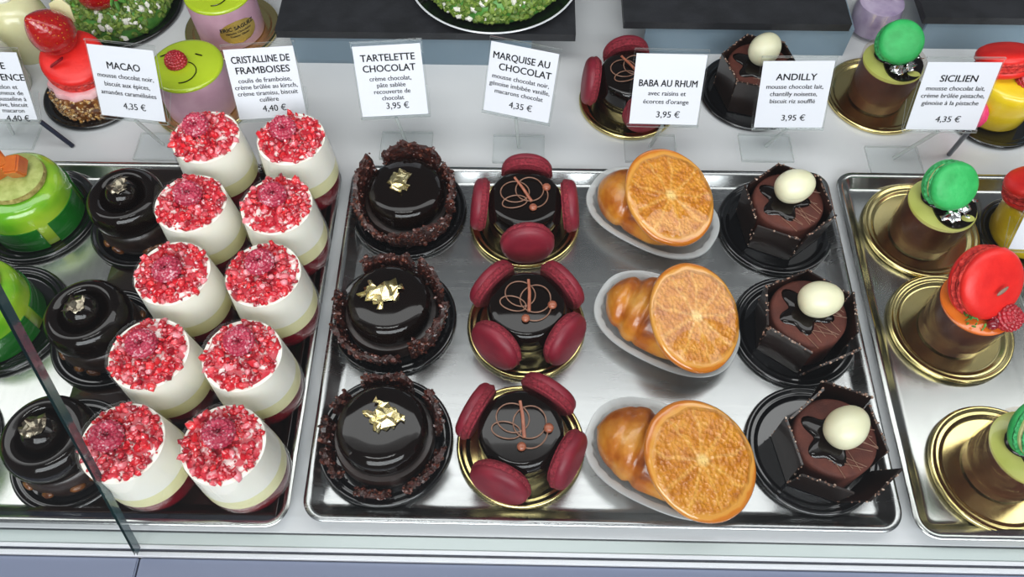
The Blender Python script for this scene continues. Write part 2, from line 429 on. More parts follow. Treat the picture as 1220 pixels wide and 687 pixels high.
# ------------------------------------------------------------------ small shared pieces
def flake(name, mat, parent, size, seed, loc, rot=(0, 0, 0), rough=.35, asp=1.0, spikes=9):
    """crumpled ragged scrap of metal leaf: a jittered grid with torn borders"""
    rnd = random.Random(seed); b = MB(); nx, ny = 8, 6
    P = {}
    for i in range(nx + 1):
        for j in range(ny + 1):
            x = (i / nx * 2 - 1) * size; y = (j / ny * 2 - 1) * size * asp; g = size / nx
            edge = i in (0, nx) or j in (0, ny)
            k = 1.1 if edge else .55
            P[i, j] = (x + rnd.uniform(-g, g) * k, y + rnd.uniform(-g, g) * k * .8,
                       size * rough * (noise.noise(V((x * 190 + seed, y * 190, 0))) * 1.1 + rnd.uniform(0, .45)) + size * rough * .4)
    keep = {}
    for i in range(nx):
        for j in range(ny):
            u = (i + .5) / nx * 2 - 1; v = (j + .5) / ny * 2 - 1
            d = math.hypot(u, v * .95) + .42 * noise.noise(V((u * 1.6 + seed * 3.1, v * 1.6, seed * .7)))
            keep[i, j] = d < .84
    idx = {}; vs = []; fs = []
    def g(i, j):
        if (i, j) not in idx: idx[i, j] = len(vs); vs.append(P[i, j])
        return idx[i, j]
    for (i, j), k in keep.items():
        if not k: continue
        a, c, d, e = g(i, j), g(i + 1, j), g(i + 1, j + 1), g(i, j + 1)
        fs += [(a, c, d), (a, d, e)] if rnd.random() < .5 else [(a, c, e), (c, d, e)]
    b.add(vs, fs); o = b.build(name, mat, parent, loc, rot, sharp=8)
    s = o.modifiers.new('s', 'SOLIDIFY'); s.thickness = .00015
    return o

def macaron_shell(b, R, z0, up, mi_shell, mi_foot, X=None, H=.0085, seed=0, fh=1.0):
    s = 1 if up else -1
    def wob(r, z, a):
        n = noise.noise(V((cos(a) * 3 + seed, sin(a) * 3, z * 900)) * 2.4)
        return r * (1 + .05 * n), z
    ft = [(R * .9, 0), (R * .985, .0004), (R * 1.015, .0012), (R * 1.0, .0022), (R * .965, .0027)]
    b.lathe([(r, z0 + s * z * fh) for r, z in ft], 60, mi_foot, X, wob)
    dm = [(R * .985, .0024), (R * 1.0, .0034), (R * .99, .0048), (R * .94, .0064), (R * .84, .0077), (R * .66, .0084), (R * .4, .0088), (0, .0090)]
    b.lathe([(r, z0 + s * (.0024 * fh + (z - .0024) * H / .0085)) for r, z in dm], 60, mi_shell, X)

def raspberry_mesh(k=1.0, hole=True, mi=0, seed=0, b=None, X=None):
    """one smooth body of revolution swollen into staggered rows of drupelets"""
    b = b or MB(); rnd = random.Random(seed)
    if hole: ctl = [(.0012, .0040), (.0026, .0052), (.0036, .0078), (.0052, .0098), (.0074, .0094), (.0092, .0072), (.0098, .0046), (.0090, .0020), (.0070, .0)]
    else: ctl = [(.0002, .0128), (.0024, .0126), (.0046, .0116), (.0066, .0100), (.0082, .0078), (.0090, .0054), (.0090, .0030), (.0080, .0008), (.0066, 0)]
    rows = len(ctl) - 1; sub = 5; nseg = 84; cells = [max(5, round(2 * pi * (ctl[q][0] + ctl[q + 1][0]) / 2 / .0030)) for q in range(rows)]
    prof = []
    for q in range(rows):
        for t in range(sub + (q == rows - 1)):
            f = t / sub; (r0, z0), (r1, z1) = ctl[q], ctl[q + 1]
            L = max(1e-6, math.hypot(r1 - r0, z1 - z0)); prof.append((r0 + (r1 - r0) * f, z0 + (z1 - z0) * f, q, f, -(z1 - z0) / L, (r1 - r0) / L))
    vs = []; fs = []
    for (r, zz, q, f, nr, nz) in prof:
        for m in range(nseg):
            a = 2 * pi * m / nseg; c = cells[q]; u = (a / (2 * pi) * c + (.5 if q % 2 else 0) + .1 * noise.noise(V((q * 3.1, seed, 0)))) % 1
            d2 = (2 * u - 1) ** 2 * .9 + (2 * f - 1) ** 2 * .9; h = .0016 * (math.sqrt(max(0, 1 - d2)) if d2 < 1 else 0)
            rr = r + nr * h; vs.append((k * rr * cos(a), k * rr * sin(a), k * (zz + nz * h)))
    n_ = len(prof)
    for p in range(n_ - 1):
        for m in range(nseg): fs.append((p * nseg + m, p * nseg + (m + 1) % nseg, (p + 1) * nseg + (m + 1) % nseg, (p + 1) * nseg + m))
    fs.append(tuple(range(nseg))); fs.append(tuple((n_ - 1) * nseg + m for m in range(nseg))[::-1])
    return b.add(vs, fs, mi, X)

# ------------------------------------------------------------------ raspberry verrines
RC = .0270; HC = .0725
def verrine():
    t = thing('raspberry_cup', '', 'dessert cup', (0, 0, 0), 0, 'raspberry verrines in two columns')
    outer = [(0, 0), (.0215, 0), (.0235, .0012), (.0262, .006), (.0288, .015), (.0297, .025), (.0294, .036), (.0284, .052), (.0272, .068), (RC, HC)]
    inner = [(RC - .0011, HC), (.0262, .068), (.0274, .052), (.0284, .036), (.0287, .025), (.0278, .015), (.0252, .007), (.0225, .0035), (0, .003)]
    b = MB(); b.lathe(outer + inner, 64); b.build('glass', M['glass'], t, sharp=60)
    def rad(z):
        P = inner[::-1]
        for (r0, z0), (r1, z1) in zip(P, P[1:]):
            if z0 <= z <= z1 and z1 > z0: return r0 + (r1 - r0) * (z - z0) / (z1 - z0) - .0003
        return .026
    def layer(name, z0, z1, m, dome=0):
        k = 7; pr = [(0, z0)] + [(rad(z0 + (z1 - z0) * i / k), z0 + (z1 - z0) * i / k) for i in range(k + 1)] + [(.012, z1 + dome), (0, z1 + dome)]
        b = MB(); b.lathe(pr, 56); return b.build(name, m, t, sharp=50)
    layer('coulis', .0033, .0275, M['coulis']); layer('custard', .0276, .0405, M['custard']); layer('mousse', .0406, .0700, M['milkmousse'], .0008)
    return t
def crumble(seed):
    rnd = random.Random(seed); b = MB()
    for i in range(350):
        r = .0246 * math.sqrt(rnd.random()); a = rnd.uniform(0, 2 * pi)
        if rnd.random() < .15 * (r / .0245): continue
        big = rnd.random(); s = .0008 + .0030 * big ** 2.6
        z = .0710 + rnd.random() * .0034 * (1 - (r / .027) ** 2)
        X = MX.Translation((r * cos(a), r * sin(a), z)) @ Euler((rnd.uniform(0, 6), rnd.uniform(0, 6), rnd.uniform(0, 6))).to_matrix().to_4x4()
        if big < .25: b.ico((0, 0, 0), (s, s * .85, s * .8), 2, X=X)
        else:
            vs, fs = ICO[1]; b.add([V((p.x * 1.25, p.y * .9, p.z * .75)) * s * rnd.uniform(.7, 1.2) for p in vs], fs, 0, X)
    nr, na = 12, 44; vs = [(0, 0, .0722)]; fs = []
    for p in range(1, nr + 1):
        for m in range(na):
            a = 2 * pi * m / na; e = .0246 * (1 + .10 * noise.noise(V((cos(a) * 2.2 + seed, sin(a) * 2.2, 4))) - .04); e = min(e, .0252); r = e * p / nr
            vs.append((r * cos(a), r * sin(a), (.0704 if p == nr else .0716 + .0011 * noise.noise(V((r * cos(a) * 420, r * sin(a) * 420, seed)))) ))
    fs += [(0, 1 + m, 1 + (m + 1) % na) for m in range(na)]
    for p in range(nr - 1):
        for m in range(na): fs.append((1 + p * na + m, 1 + (p + 1) * na + m, 1 + (p + 1) * na + (m + 1) % na, 1 + p * na + (m + 1) % na))
    b.add(vs, fs, 1)
    me = b.build('crushed_raspberries', [M['crumb'], M['mash']], None, sharp=60); return me
base = verrine(); crumbs = [crumble(s) for s in (3, 5, 8)]
rb = raspberry_mesh(.93, True, seed=4).build('raspberry', M['rasp'], None, sharp=0)
CUPS = [  # x, y, raspberry offset, label
 (-.3000, .2742, (-.006, .006), 'rearmost raspberry cup of the column beside the ring cakes, its berry at the rim'),
 (-.2340, .2735, (-.006, .005), 'rearmost raspberry cup of the column beside the wide steel tray'),
 (-.2975, .2115, (-.001, .003), 'second raspberry cup from the back in the column beside the ring cakes'),
 (-.2345, .2105, (-.002, .004), 'second raspberry cup from the back in the column beside the wide steel tray'),
 (-.2970, .1520, (.000, -.002), 'middle raspberry cup of the column beside the ring cakes, berry in its centre'),
 (-.2340, .1520, (-.001, .005), 'middle raspberry cup of the column beside the wide steel tray'),
 (-.2980, .0905, (-.003, .004), 'second raspberry cup from the front in the column beside the ring cakes'),
 (-.2370, .0905, (-.001, .008), 'second raspberry cup from the front in the column beside the wide steel tray'),
 (-.2995, .0300, (-.008, .001), 'front raspberry cup crossed by the joint of the two glass panes'),
 (-.2370, .0300, (-.002, .004), 'front raspberry cup at the tray corner beside the wide steel tray')]
for i, (x, y, (ox, oy), lab) in enumerate(CUPS):
    r = base if i == 0 else dup(base, (0, 0, 0), 0, '')
    r.location = (x, y, LN); r['label'] = lab
for i, r in enumerate([o for o in COL.objects if o.parent is None and o.name.startswith('raspberry_cup')]):
    pass
cups = sorted([o for o in COL.objects if o.parent is None and o.name.startswith('raspberry_cup')], key=lambda o: [c[3] for c in CUPS].index(o['label']))
used = set()
for i, r in enumerate(cups):
    c = crumbs[i % 3]
    if i % 3 in used: c = c.copy(); COL.objects.link(c)
    used.add(i % 3); c.parent = r; c.rotation_euler = (0, 0, i * 1.3); c['kind'] = 'stuff'
    q = rb if i == 0 else rb.copy()
    if i: COL.objects.link(q)
    q.parent = r; ox, oy = CUPS[i][2]; q.location = (ox, oy, .0732)
    q.rotation_euler = (RD(random.uniform(2, 16)), RD(random.uniform(-14, 6)), i)

# ------------------------------------------------------------------ chocolate tartelettes
def tartelette(loc, label, shards, leaf, seed):
    rnd = random.Random(seed)
    t = thing('chocolate_tartelette', label, 'cake', loc, 0, 'chocolate tartelettes with gold leaf')
    b = MB(); b.lathe([(0, 0), (.0335, 0), (.0345, .002), (.0348, .012), (.0338, .0145), (.031, .015), (0, .015)], 64); b.build('tart_shell', M['choc_soft'], t)
    b = MB(); b.lathe([(0, .0148), (.0308, .0148), (.0312, .018), (.0311, .024), (.0303, .0290), (.0280, .0324), (.0235, .0341), (.015, .0348), (0, .0350)], 72); b.build('glazed_dome', M['choc'], t, sharp=60)
    for (a0, a1, h0, h1, lean, rr) in shards:
        b = MB(); na, nh = max(6, int(abs(a1 - a0) / 4)), 9
        def P(i, j, side):
            f = i / na; a = RD(a0 + (a1 - a0) * f); h = h0 + (h1 - h0) * f
            h *= 1 + .22 * noise.noise(V((f * 6, seed, 1.3)))
            if f < .001 or f > .999: h *= .8
            z = .0035 + h * j / nh
            r = rr + .0012 + lean * (j / nh) + (.0017 if side else -.0015)
            d = noise.noise(V((a * 10 + seed, z * 330, side * 9))) * .0021 + noise.noise(V((a * 30, z * 900, side * 5 + seed))) * .001
            r += d
            return (r * cos(a), r * sin(a), z)
        vs = [P(i, j, s) for s in (0, 1) for i in range(na + 1) for j in range(nh + 1)]
        N = (na + 1) * (nh + 1); I = lambda s, i, j: s * N + i * (nh + 1) + j
        fs = []
        for i in range(na):
            for j in range(nh):
                fs += [(I(0, i, j), I(0, i, j + 1), I(0, i + 1, j + 1), I(0, i + 1, j)), (I(1, i, j), I(1, i + 1, j), I(1, i + 1, j + 1), I(1, i, j + 1))]
            fs += [(I(0, i, nh), I(1, i, nh), I(1, i + 1, nh), I(0, i + 1, nh)), (I(0, i, 0), I(0, i + 1, 0), I(1, i + 1, 0), I(1, i, 0))]
        for i in (0, na):
            for j in range(nh): fs.append((I(0, i, j), I(1, i, j), I(1, i, j + 1), I(0, i, j + 1)))
        b.add(vs, fs, 0)
        for _ in range(int(abs(a1 - a0) * 2.4)):
            i, s = rnd.uniform(0, na), rnd.choice((0, 1, 1)); j = nh * (1 - rnd.random() ** 1.4) * 1.0
            p = P(i, j, s); q = rnd.uniform(.0007, .0019)
            b.ico(p, (q * 1.3, q, q * .8), 1, (rnd.uniform(0, 6), rnd.uniform(0, 6), 0), .25, 1)
        b.build('crisp_shard', [M['crisp_core'], M['crisp']], t, sharp=35)
    flake('gold_leaf', M['goldleaf'], t, leaf[2], leaf[4], (leaf[0], leaf[1], .0356), (RD(4), 0, RD(leaf[3])), .13, leaf[5], 5)
    return t
G_T = 'black plates under the chocolate tartelettes'
TP = [(-.150, .2580), (-.153, .1560), (-.150, .0590)]
for (x, y), w in zip(TP, ('rearmost', 'middle', 'front')):
    plate('black', .048, (x, y, PB), 'black ridged plastic plate under the %s chocolate tartelette' % w, G_T)
z = PB + PT
tartelette((-.150, .2585, z), 'rearmost chocolate tartelette with tall crisp collar and an upright ragged gold flake',
           [(138, 200, .040, .026, .004, .0335), (48, 124, .034, .038, .002, .0345), (-22, 44, .027, .031, .002, .0345), (-108, -30, .021, .028, .005, .0362), (-172, -114, .022, .016, .004, .0355)], (-.005, .003, .0135, 70, 3, .72), 2)
tartelette((-.1535, .156, z), 'middle chocolate tartelette with the widest crumpled gold leaf lying across its dome',
           [(66, 128, .032, .027, .002, .034), (8, 60, .030, .028, .003, .0345), (-64, -4, .033, .031, .006, .0362), (-160, -76, .018, .016, .006, .0362), (166, 198, .026, .022, .003, .035)], (-.004, .002, .0165, 15, 14, .72), 7)
tartelette((-.149, .059, z), 'front chocolate tartelette with a small leaf-shaped gold flake and low crisp lumps',
           [(62, 118, .027, .024, .002, .0345), (4, 44, .030, .027, .003, .0350), (-66, -14, .016, .020, .007, .036), (-112, -80, .011, .011, .004, .0375), (-166, -134, .013, .013, .004, .037), (166, 192, .020, .018, .003, .036), (134, 158, .022, .020, .002, .035)], (.002, .003, .0145, -25, 21, .72), 12)

# ------------------------------------------------------------------ macaron-sided glazed cakes
def marquise(loc, label, angs, rz, sc_dir=0):
    t = thing('macaron_cake', label, 'cake', loc, 0, 'glazed chocolate cakes ringed with crimson macarons')
    b = MB(); b.lathe([(0, 0), (.0285, 0), (.0292, .001), (.0294, .015), (.0292, .028), (.0284, .0325), (.0264, .0350), (.023, .0358), (0, .0360)], 72); b.build('glazed_body', M['choc'], t, sharp=60)
    for i, a in enumerate(angs):
        b = MB(); ax = dirv(a, 7); R = .0208
        c = V((cos(RD(a)) * .0312, sin(RD(a)) * .0312, R + .0012))
        macaron_shell(b, R, .0, True, 0, 1, align(ax, c, i), .0095, i, 1.9)
        b.lathe([(0, -.0012), (R * .9, -.0012), (R * .93, 0), (0, .0002)], 48, 1, align(ax, c))
        b.build('macaron', [M['crimson'], M['crimson_foot']], t, sharp=50)
    b = MB(); z = .0366
    def ring(cx, cy, rx, ry, ph=0, a0=0, a1=360, rise=.0004):
        n = 40; return [(cx + rx * cos(q) * cos(ph) - ry * sin(q) * sin(ph), cy + rx * cos(q) * sin(ph) + ry * sin(q) * cos(ph), z + rise * sin(q) ** 2) for q in [RD(a0 + (a1 - a0) * k / n) for k in range(n + 1)]]
    X = MX.Rotation(rz, 4, 'Z') @ MX.Diagonal((1.15, 1.15, 1, 1))
    b.tube(ring(-.007, .003, .0098, .0088), .00042, 6, X=X); b.tube(ring(.003, .005, .0095, .0100, rise=.001), .00042, 6, X=X)
    b.tube(ring(-.007, -.0055, .0085, .0050, .25, rise=.0008), .00042, 6, X=X); b.tube(ring(.006, .0005, .0095, .0105, 0, -100, 40), .00045, 6, X=X)
    b.build('chocolate_lace', M['lace'], t)
    b = MB(); b.tube([(-.0075, .0135, z + .003), (-.002, .006, z + .0016), (.0045, -.005, z + .0003)], lambda q: .0009 + .0003 * q, 8, X=X); b.build('chocolate_curl', M['bead'], t)
    for cx, cy, r in ((.0145, .0065, .0029), (.0055, -.0105, .0027)):
        b = MB(); b.ico((cx, cy, z + r * .55), (r, r, r * .85), 3, X=X); b.build('bead', M['bead'], t)
    return t
MP = [(-.054, .248), (-.0515, .152), (-.0545, .057)]
for (x, y), w in zip(MP, ('rearmost', 'middle', 'front')):
    plate('gold', .045, (x, y, PB), 'round gold card under the %s macaron-ringed cake in the wide tray' % w, 'gold cards under the macaron-ringed cakes')
marquise((-.054, .248, z), 'rearmost macaron-ringed chocolate cake in the tray, one crimson macaron squarely in front', (178, 88, 2, -86), 0)
marquise((-.0515, .152, z), 'middle macaron-ringed chocolate cake, macarons set diagonally and two brown beads on top', (138, 42, -38, -128), -.55)
marquise((-.0545, .057, z), 'front macaron-ringed chocolate cake with the brightest reflection and beads near its front edge', (152, 58, -28, -112), -.45)
marquise((.0388, .386, .0016), 'macaron-ringed chocolate cake standing behind the tray, half hidden by a price tag', (178, 95, 5, -72), .1)
plate('gold', .045, (.0388, .384, .0002), 'round gold card on the white shelf behind the orange-slice babas', 'gold cards under the macaron-ringed cakes')

# ------------------------------------------------------------------ babas with orange slices
def baba(loc, ang, label, traylabel, sl, slt, lobes, seed):
    b = MB(); n = 96
    def oval(L, W, z, rib=0, X=None):
        o = []
        for k in range(n):
            a = 2 * pi * k / n; e = 2.5
            x = L * abs(cos(a)) ** (2 / e) * (1 if cos(a) > 0 else -1); y = W * abs(sin(a)) ** (2 / e) * (1 if sin(a) > 0 else -1)
            q = 1 + rib * (1 if k % 4 < 2 else -1); o.append((x * q, y * q, z))
        return o
    lv = [(.048, .0275, 0, 0), (.050, .0295, .0012, .006), (.0535, .0335, .014, .012), (.0545, .0345, .0150, 0), (.0590, .0385, .0158, 0), (.0594, .0389, .0150, 0),
          (.0590, .0385, .0164, 0), (.0540, .0340, .0156, 0), (.0530, .0330, .014, .012), (.0492, .0288, .0018, .004), (.047, .0265, .0008, 0)]
    vs = []; fs = []
    for q in lv: vs += oval(*q)
    for L in range(len(lv) - 1):
        for k in range(n): fs.append((L * n + k, L * n + (k + 1) % n, (L + 1) * n + (k + 1) % n, (L + 1) * n + k))
    fs.append(tuple(range(n))[::-1]); fs.append(tuple((len(lv) - 1) * n + k for k in range(n)))
    b.add(vs, fs); p = b.build('plastic_tray', M['milky'], None, (loc[0], loc[1], PB), (0, 0, RD(ang)), sharp=50); p.scale = (.93, .95, 1)
    tag(p, traylabel, 'plastic tray', 'oval translucent baba trays')
    t = thing('orange_baba', label, 'cake', (loc[0], loc[1], PB + .0012), RD(ang), 'babas topped with a candied orange slice')
    b = MB(); na, nx = 40, 48; vs = []; fs = []
    for i in range(nx + 1):
        f = i / nx; x = -.0475 + .088 * f
        e = math.sqrt(max(0, 1 - abs(2 * f - 1) ** 2.6)); g = 1
        for c, w, d in lobes: g -= d * math.exp(-((f - c) / w) ** 2)
        for k in range(na):
            a = 2 * pi * k / na
            ry = .0285 * e * (.6 + .4 * g); rz = ((.0255 - .0115 * max(0, min(1, (f - .42) / .3))) if sin(a) > 0 else .013) * e * g
            y = ry * cos(a); zz = .0145 + rz * sin(a)
            d = 1 + .07 * noise.noise(V((x * 60, cos(a) * 1.5 + seed, sin(a) * 1.5)))
            sk = .006 * sin(a) * (f - .3)
            vs.append((x + sk, y * d, .0145 + (zz - .0145) * d))
    for i in range(nx):
        for k in range(na): fs.append((i * na + k, (i + 1) * na + k, (i + 1) * na + (k + 1) % na, i * na + (k + 1) % na))
    fs.append(tuple(range(na))); fs.append(tuple(nx * na + k for k in range(na))[::-1])
    b.add(vs, fs); b.build('brioche', M['brioche'], t, sharp=0)
    b = MB(); R = sl[3]
    pr = [(0, -.0026), (R * .8, -.0026), (R * .96, -.0022), (R, -.0006), (R * .998, .0012), (R * .97, .0026), (R * .93, .0030), (R * .86, .0027), (R * .6, .0028), (R * .3, .0028), (0, .0026)]
    def wob(r, z, a): 
        q = 1 + .055 * cos(2 * (a - slt[3])) + .012 * noise.noise(V((cos(a), sin(a), seed)) * 2.0)
        return r * q, z - .9 * (r ** 2) * (cos(a + .6) ** 2) * .9 + .0005 * noise.noise(V((r * cos(a), r * sin(a), seed * .01)) * 150)
    b.lathe(pr, 72, wob=wob)
    inv = MX.Rotation(-RD(ang), 3, 'Z'); L = inv @ (V((sl[0], sl[1], sl[2])) - V((loc[0], loc[1], PB + .0012)))
    o = b.build('orange_slice', M['orange'], t, L, None, sharp=60)
    nrm = inv @ dirv(slt[0], slt[1]); o.rotation_euler = align(nrm, (0, 0, 0), slt[2]).to_euler()
    return t
baba((.0490, .2510), -31, 'rearmost orange-slice baba with plain brown brioche and a leaning slice', 'oval translucent plastic tray of the rearmost baba', (.0595, .2500, .0385, .0390), (-42, 70, 0, -.7), [(.36, .03, .16)], 1)
baba((.0525, .1500), -28, 'middle orange-slice baba with a rolled knotted brioche end showing', 'oval translucent plastic tray of the middle baba', (.0690, .1430, .0385, .0385), (-35, 66, 0, 2.2), [(.2, .04, .25), (.36, .02, .14)], 5)
baba((.0430, .0465), -24, 'front orange-slice baba with the largest slice and two brioche folds', 'oval translucent plastic tray of the front baba', (.0628, .0370, .0385, .0392), (-40, 70, 0, -.3), [(.36, .03, .20), (.2, .02, .07)], 9)

# ------------------------------------------------------------------ hexagonal chocolate cakes with ivory egg
def hexcake(loc, rz, label, eggpos, eggaz, leans, scrib):
    t = thing('egg_topped_cake', label, 'cake', loc, rz, 'hexagonal chocolate cakes topped with an ivory egg')
    b = MB(); b.lathe([(0, 0), (.0272, 0), (.0276, .001), (.0276, .0305), (.0268, .0324), (.0250, .0330), (0, .0332)], 64); b.build('cake_body', M['cocoa'], t, sharp=60)
    for k, (ln, off, h) in enumerate(leans):
        b = MB(); w = .0335; rnd = random.Random(k * 7 + int(rz * 100)); th = .0016
        b.box((0, 0, h / 2), (th, w, h), 0, bev=.0003)
        for q in range(22):
            e = rnd.random(); s = rnd.uniform(.0004, .0009)
            if e < .62: p = (rnd.uniform(-th / 2, th / 2), rnd.uniform(-w / 2, w / 2), h)
            else: p = (rnd.uniform(-th / 2, th / 2), w / 2 * (1 if e > .8 else -1), rnd.uniform(0, h))
            b.ico(p, (s, s * 1.3, s), 1, (q, q * 2, 0), .2, 1)
        a = RD(60 * k)
        o = b.build('chocolate_plaque', [M['plaque'], M['speck']], t, ((.0282 + off) * cos(a), (.0282 + off) * sin(a), .0005), None)
        o.rotation_euler = (MX.Rotation(a, 3, 'Z') @ MX.Rotation(RD(ln), 3, 'Y')).to_euler()
    # glossy splash
    b = MB(); n = 60; pl = []
    for k in range(n):
        a = 2 * pi * k / n; r = .0165 * (1 + .22 * cos(5 * a + 1) + .12 * cos(3 * a)); pl.append((r * cos(a), r * sin(a)))
    vs = [(0, 0, .0024)]; 
    for q, zz in ((.5, .0022), (.8, .0016), (.95, .0009), (1, 0)): vs += [(x * q, y * q, zz) for x, y in pl]
    fs = [(0, 1 + k, 1 + (k + 1) % n) for k in range(n)]
    for j in range(3):
        for k in range(n): fs.append((1 + j * n + k, 1 + (j + 1) * n + k, 1 + (j + 1) * n + (k + 1) % n, 1 + j * n + (k + 1) % n))
    fs.append(tuple(1 + 3 * n + k for k in range(n)))
    b.add(vs, fs); b.build('ganache_pool', M['choc'], t, (eggpos[0] * .35 - .005, eggpos[1] * .35 - .001, .0331), sharp=60)
    b = MB(); rings = []; nn = 40
    for i in range(25):
        u = -1 + 2 * i / 24; r = math.sqrt(max(0, 1 - u * u)) ** .92
        rings.append((r * .0130 * (1 - .08 * u), u * .0158))
    def wob(r, zq, a): 
        g = 1 + .006 * cos(zq * 5200) - (.03 if abs((a % pi) - pi / 2) < .05 else 0)
        return r * g, zq
    b.lathe(rings, 80, wob=wob)
    o = b.build('ivory_egg', M['egg'], t, (eggpos[0], eggpos[1], .0331 + .0140), sharp=0)
    o.rotation_euler = (MX.Rotation(eggaz - rz, 3, 'Z') @ MX.Rotation(RD(86), 3, 'Y')).to_euler()
    b = MB(); rnd = random.Random(scrib); c = RD(-38) - rz
    for q in range(11):
        u = -.018 + .0034 * q; d = RD(rnd.uniform(-28, 28)) + c
        p0 = V((cos(c) * .004 - sin(c) * u, sin(c) * .004 + cos(c) * u, .0334)); p1 = p0 + V((cos(d), sin(d), 0)) * .022
        if max(V(p1[:2]).length, 0) > .0275: p1 = p0.lerp(p1, .72)
        b.tube([p0, p0.lerp(p1, .5) + V((0, 0, .0003)), p1], .00028, 5)
    b.build('chocolate_lines', M['lace'], t)
    return t
AP = [(.1510, .2470), (.1510, .1510), (.1490, .0580)]
for (x, y), w in zip(AP, ('rearmost', 'middle', 'front')):
    plate('black', .047, (x, y, PB), 'black ridged plastic plate under the %s egg-topped cake in the wide tray' % w, 'black plates under the egg-topped cakes')
hexcake((.1530, .2495, z), RD(8), 'rearmost egg-topped chocolate cake in the tray, its egg tipped up on end', (.002, .0035), RD(20), [(-3, .001, .040), (0, 0, .038), (0, 0, .038), (4, .001, .037), (8, .002, .036), (6, .001, .037)], 3)
hexcake((.1525, .1500, z), RD(-6), 'middle egg-topped chocolate cake whose pointed egg shows its seam', (.004, .003), RD(5), [(2, .001, .040), (-2, 0, .039), (0, 0, .038), (3, .001, .037), (3, .001, .037), (14, .003, .035)], 8)
hexcake((.1545, .0560, z), RD(10), 'front egg-topped chocolate cake with a plaque fallen outward and a dense net of lines', (.003, .001), RD(40), [(-2, .001, .038), (6, .002, .038), (-2, 0, .039), (2, .001, .038), (8, .002, .036), (18, .003, .034)], 15)
hexcake((.1510, .3990, .0016), RD(15), 'egg-topped chocolate cake on the white shelf behind the tray, beside a price tag', (.003, .004), RD(50), [(0, 0, .038), (0, 0, .038), (0, 0, .038), (2, 0, .038), (3, .001, .038), (3, .001, .038)], 22)
plate('black', .047, (.1507, .3976, .0002), 'black plate on the white shelf under the hindmost egg-topped cake', 'black plates under the egg-topped cakes')

# ------------------------------------------------------------------ chocolate ring cakes (far left column)
def ringcake(loc, rz, label, seed):
    t = thing('chocolate_ring_cake', label, 'cake', loc, rz, 'chocolate ring cakes with a ball in the hollow')
    rnd = random.Random(seed)
    b = MB(); b.lathe([(0, 0), (.0275, 0), (.0300, .003), (.0305, .010), (.0290, .018), (.026, .022), (0, .022)], 56, wob=lambda r, q, a: (r * (1 + .03 * noise.noise(V((cos(a) * 2, sin(a) * 2, seed + q * 80)))), q)); b.build('caramel_base', M['choc_soft'], t, sharp=60)
    for k in range(12):
        a = 2 * pi * k / 12 + rnd.uniform(-.2, .2); b = MB(); r = .0305
        b.ico((r * cos(a), r * sin(a), .0045 + rnd.uniform(0, .008)), (.0052, .0026, .0030), 2, (rnd.uniform(-.5, .5), rnd.uniform(-.6, .6), a + pi / 2), .08); b.build('caramel_almond', M['amber'], t, sharp=0)
    b = MB(); b.lathe([(0, .020), (.0255, .0205), (.0285, .0235), (.0298, .0290), (.0296, .0350), (.0280, .0405), (.0250, .0440), (.0215, .0450), (.0180, .0440), (.0160, .0415), (.0150, .0385), (.012, .0375), (0, .0375)], 72); b.build('glazed_ring', M['choc'], t, sharp=0)
    b = MB(); b.ico((0, 0, .0430), (.0125, .0125, .0108), 4); b.build('chocolate_ball', M['choc'], t, sharp=0)
    flake('silver_leaf', M['dullsilver'], t, .0098, seed, (-.001, .001, .0537), (RD(-4), 0, 0), .22, .75, 6)
    return t
CP = [(-.3655, .2375), (-.3665, .1345), (-.3665, .0440)]
for (x, y), w, s in zip(CP, ('rearmost', 'middle', 'front'), (4, 9, 13)):
    plate('black', .0415, (x, y, PB + .0015), 'small black plate under the %s chocolate ring cake' % w, 'black plates under the chocolate ring cakes')
    ringcake((x, y, z + .0016), s, {'rearmost': 'rearmost chocolate ring cake beside the tall green cake with the jelly', 'middle': 'middle chocolate ring cake between the raspberry cups and the second green cake', 'front': 'front chocolate ring cake seen partly through the joint of the panes'}[w], s)

# ------------------------------------------------------------------ green cakes
def greencake(loc, rz, label, jelly=True):
    t = thing('green_glazed_cake', label, 'cake', loc, rz, 'green glazed cakes with a biscuit disc')
    b = MB(); b.lathe([(0, 0), (.0345, 0), (.0362, .002), (.0362, .024), (.0354, .034), (.0335, .0400), (.0290, .0432), (.018, .0439), (0, .0440)], 72); b.build('glazed_body', M['mint'], t, sharp=60)
    for k in range(5):
        b = MB(); a0 = 2 * pi * k / 5 + .2; N = 12; vs = []; fs = []
        for r in (.0364, .0372):
            for i in range(N + 1):
                a = a0 + 1.02 * i / N
                for q in (.001, .0240): vs.append((r * cos(a), r * sin(a), q))
        s = 2 * (N + 1)
        for i in range(N):
            p = 2 * i; fs += [(p, p + 1, p + 3, p + 2), (s + p, s + p + 2, s + p + 3, s + p + 1), (p + 1, s + p + 1, s + p + 3, p + 3), (p, p + 2, s + p + 2, s + p)]
        fs += [(0, s, s + 1, 1), (2 * N, 2 * N + 1, s + 2 * N + 1, s + 2 * N)]
        b.add(vs, fs); b.build('jelly_panel', M['leafgreen'], t)
    b = MB(); b.lathe([(0, 0), (.0225, 0), (.0238, .0018), (.0232, .0060)], 56, 1, wob=lambda r, q, a: (r * (1 + .02 * noise.noise(V((cos(a) * 4, sin(a) * 4, q * 500)))), q))
    b.lathe([(.0232, .0060), (.0215, .0074), (.014, .0080), (0, .0082)], 56, 0)
    b.build('biscuit_disc', [M['biscuit'], M['biscuit_edge']], t, (.004, .000, .0436), weld=True)
    for (x, y, zz, s, r) in ((-.004, .006, .0590, (.018, .019, .015), (.2, .15, .5)), (.011, .001, .0585, (.013, .015, .012), (.3, -.2, -.3))):
        b = MB(); b.box((0, 0, 0), s, bev=.0014); b.build('jelly_cube', M['jelly'], t, (x, y, zz), r)
    return t
GP = [(-.4550, .2475), (-.4600, .1500), (-.4700, .0980)]
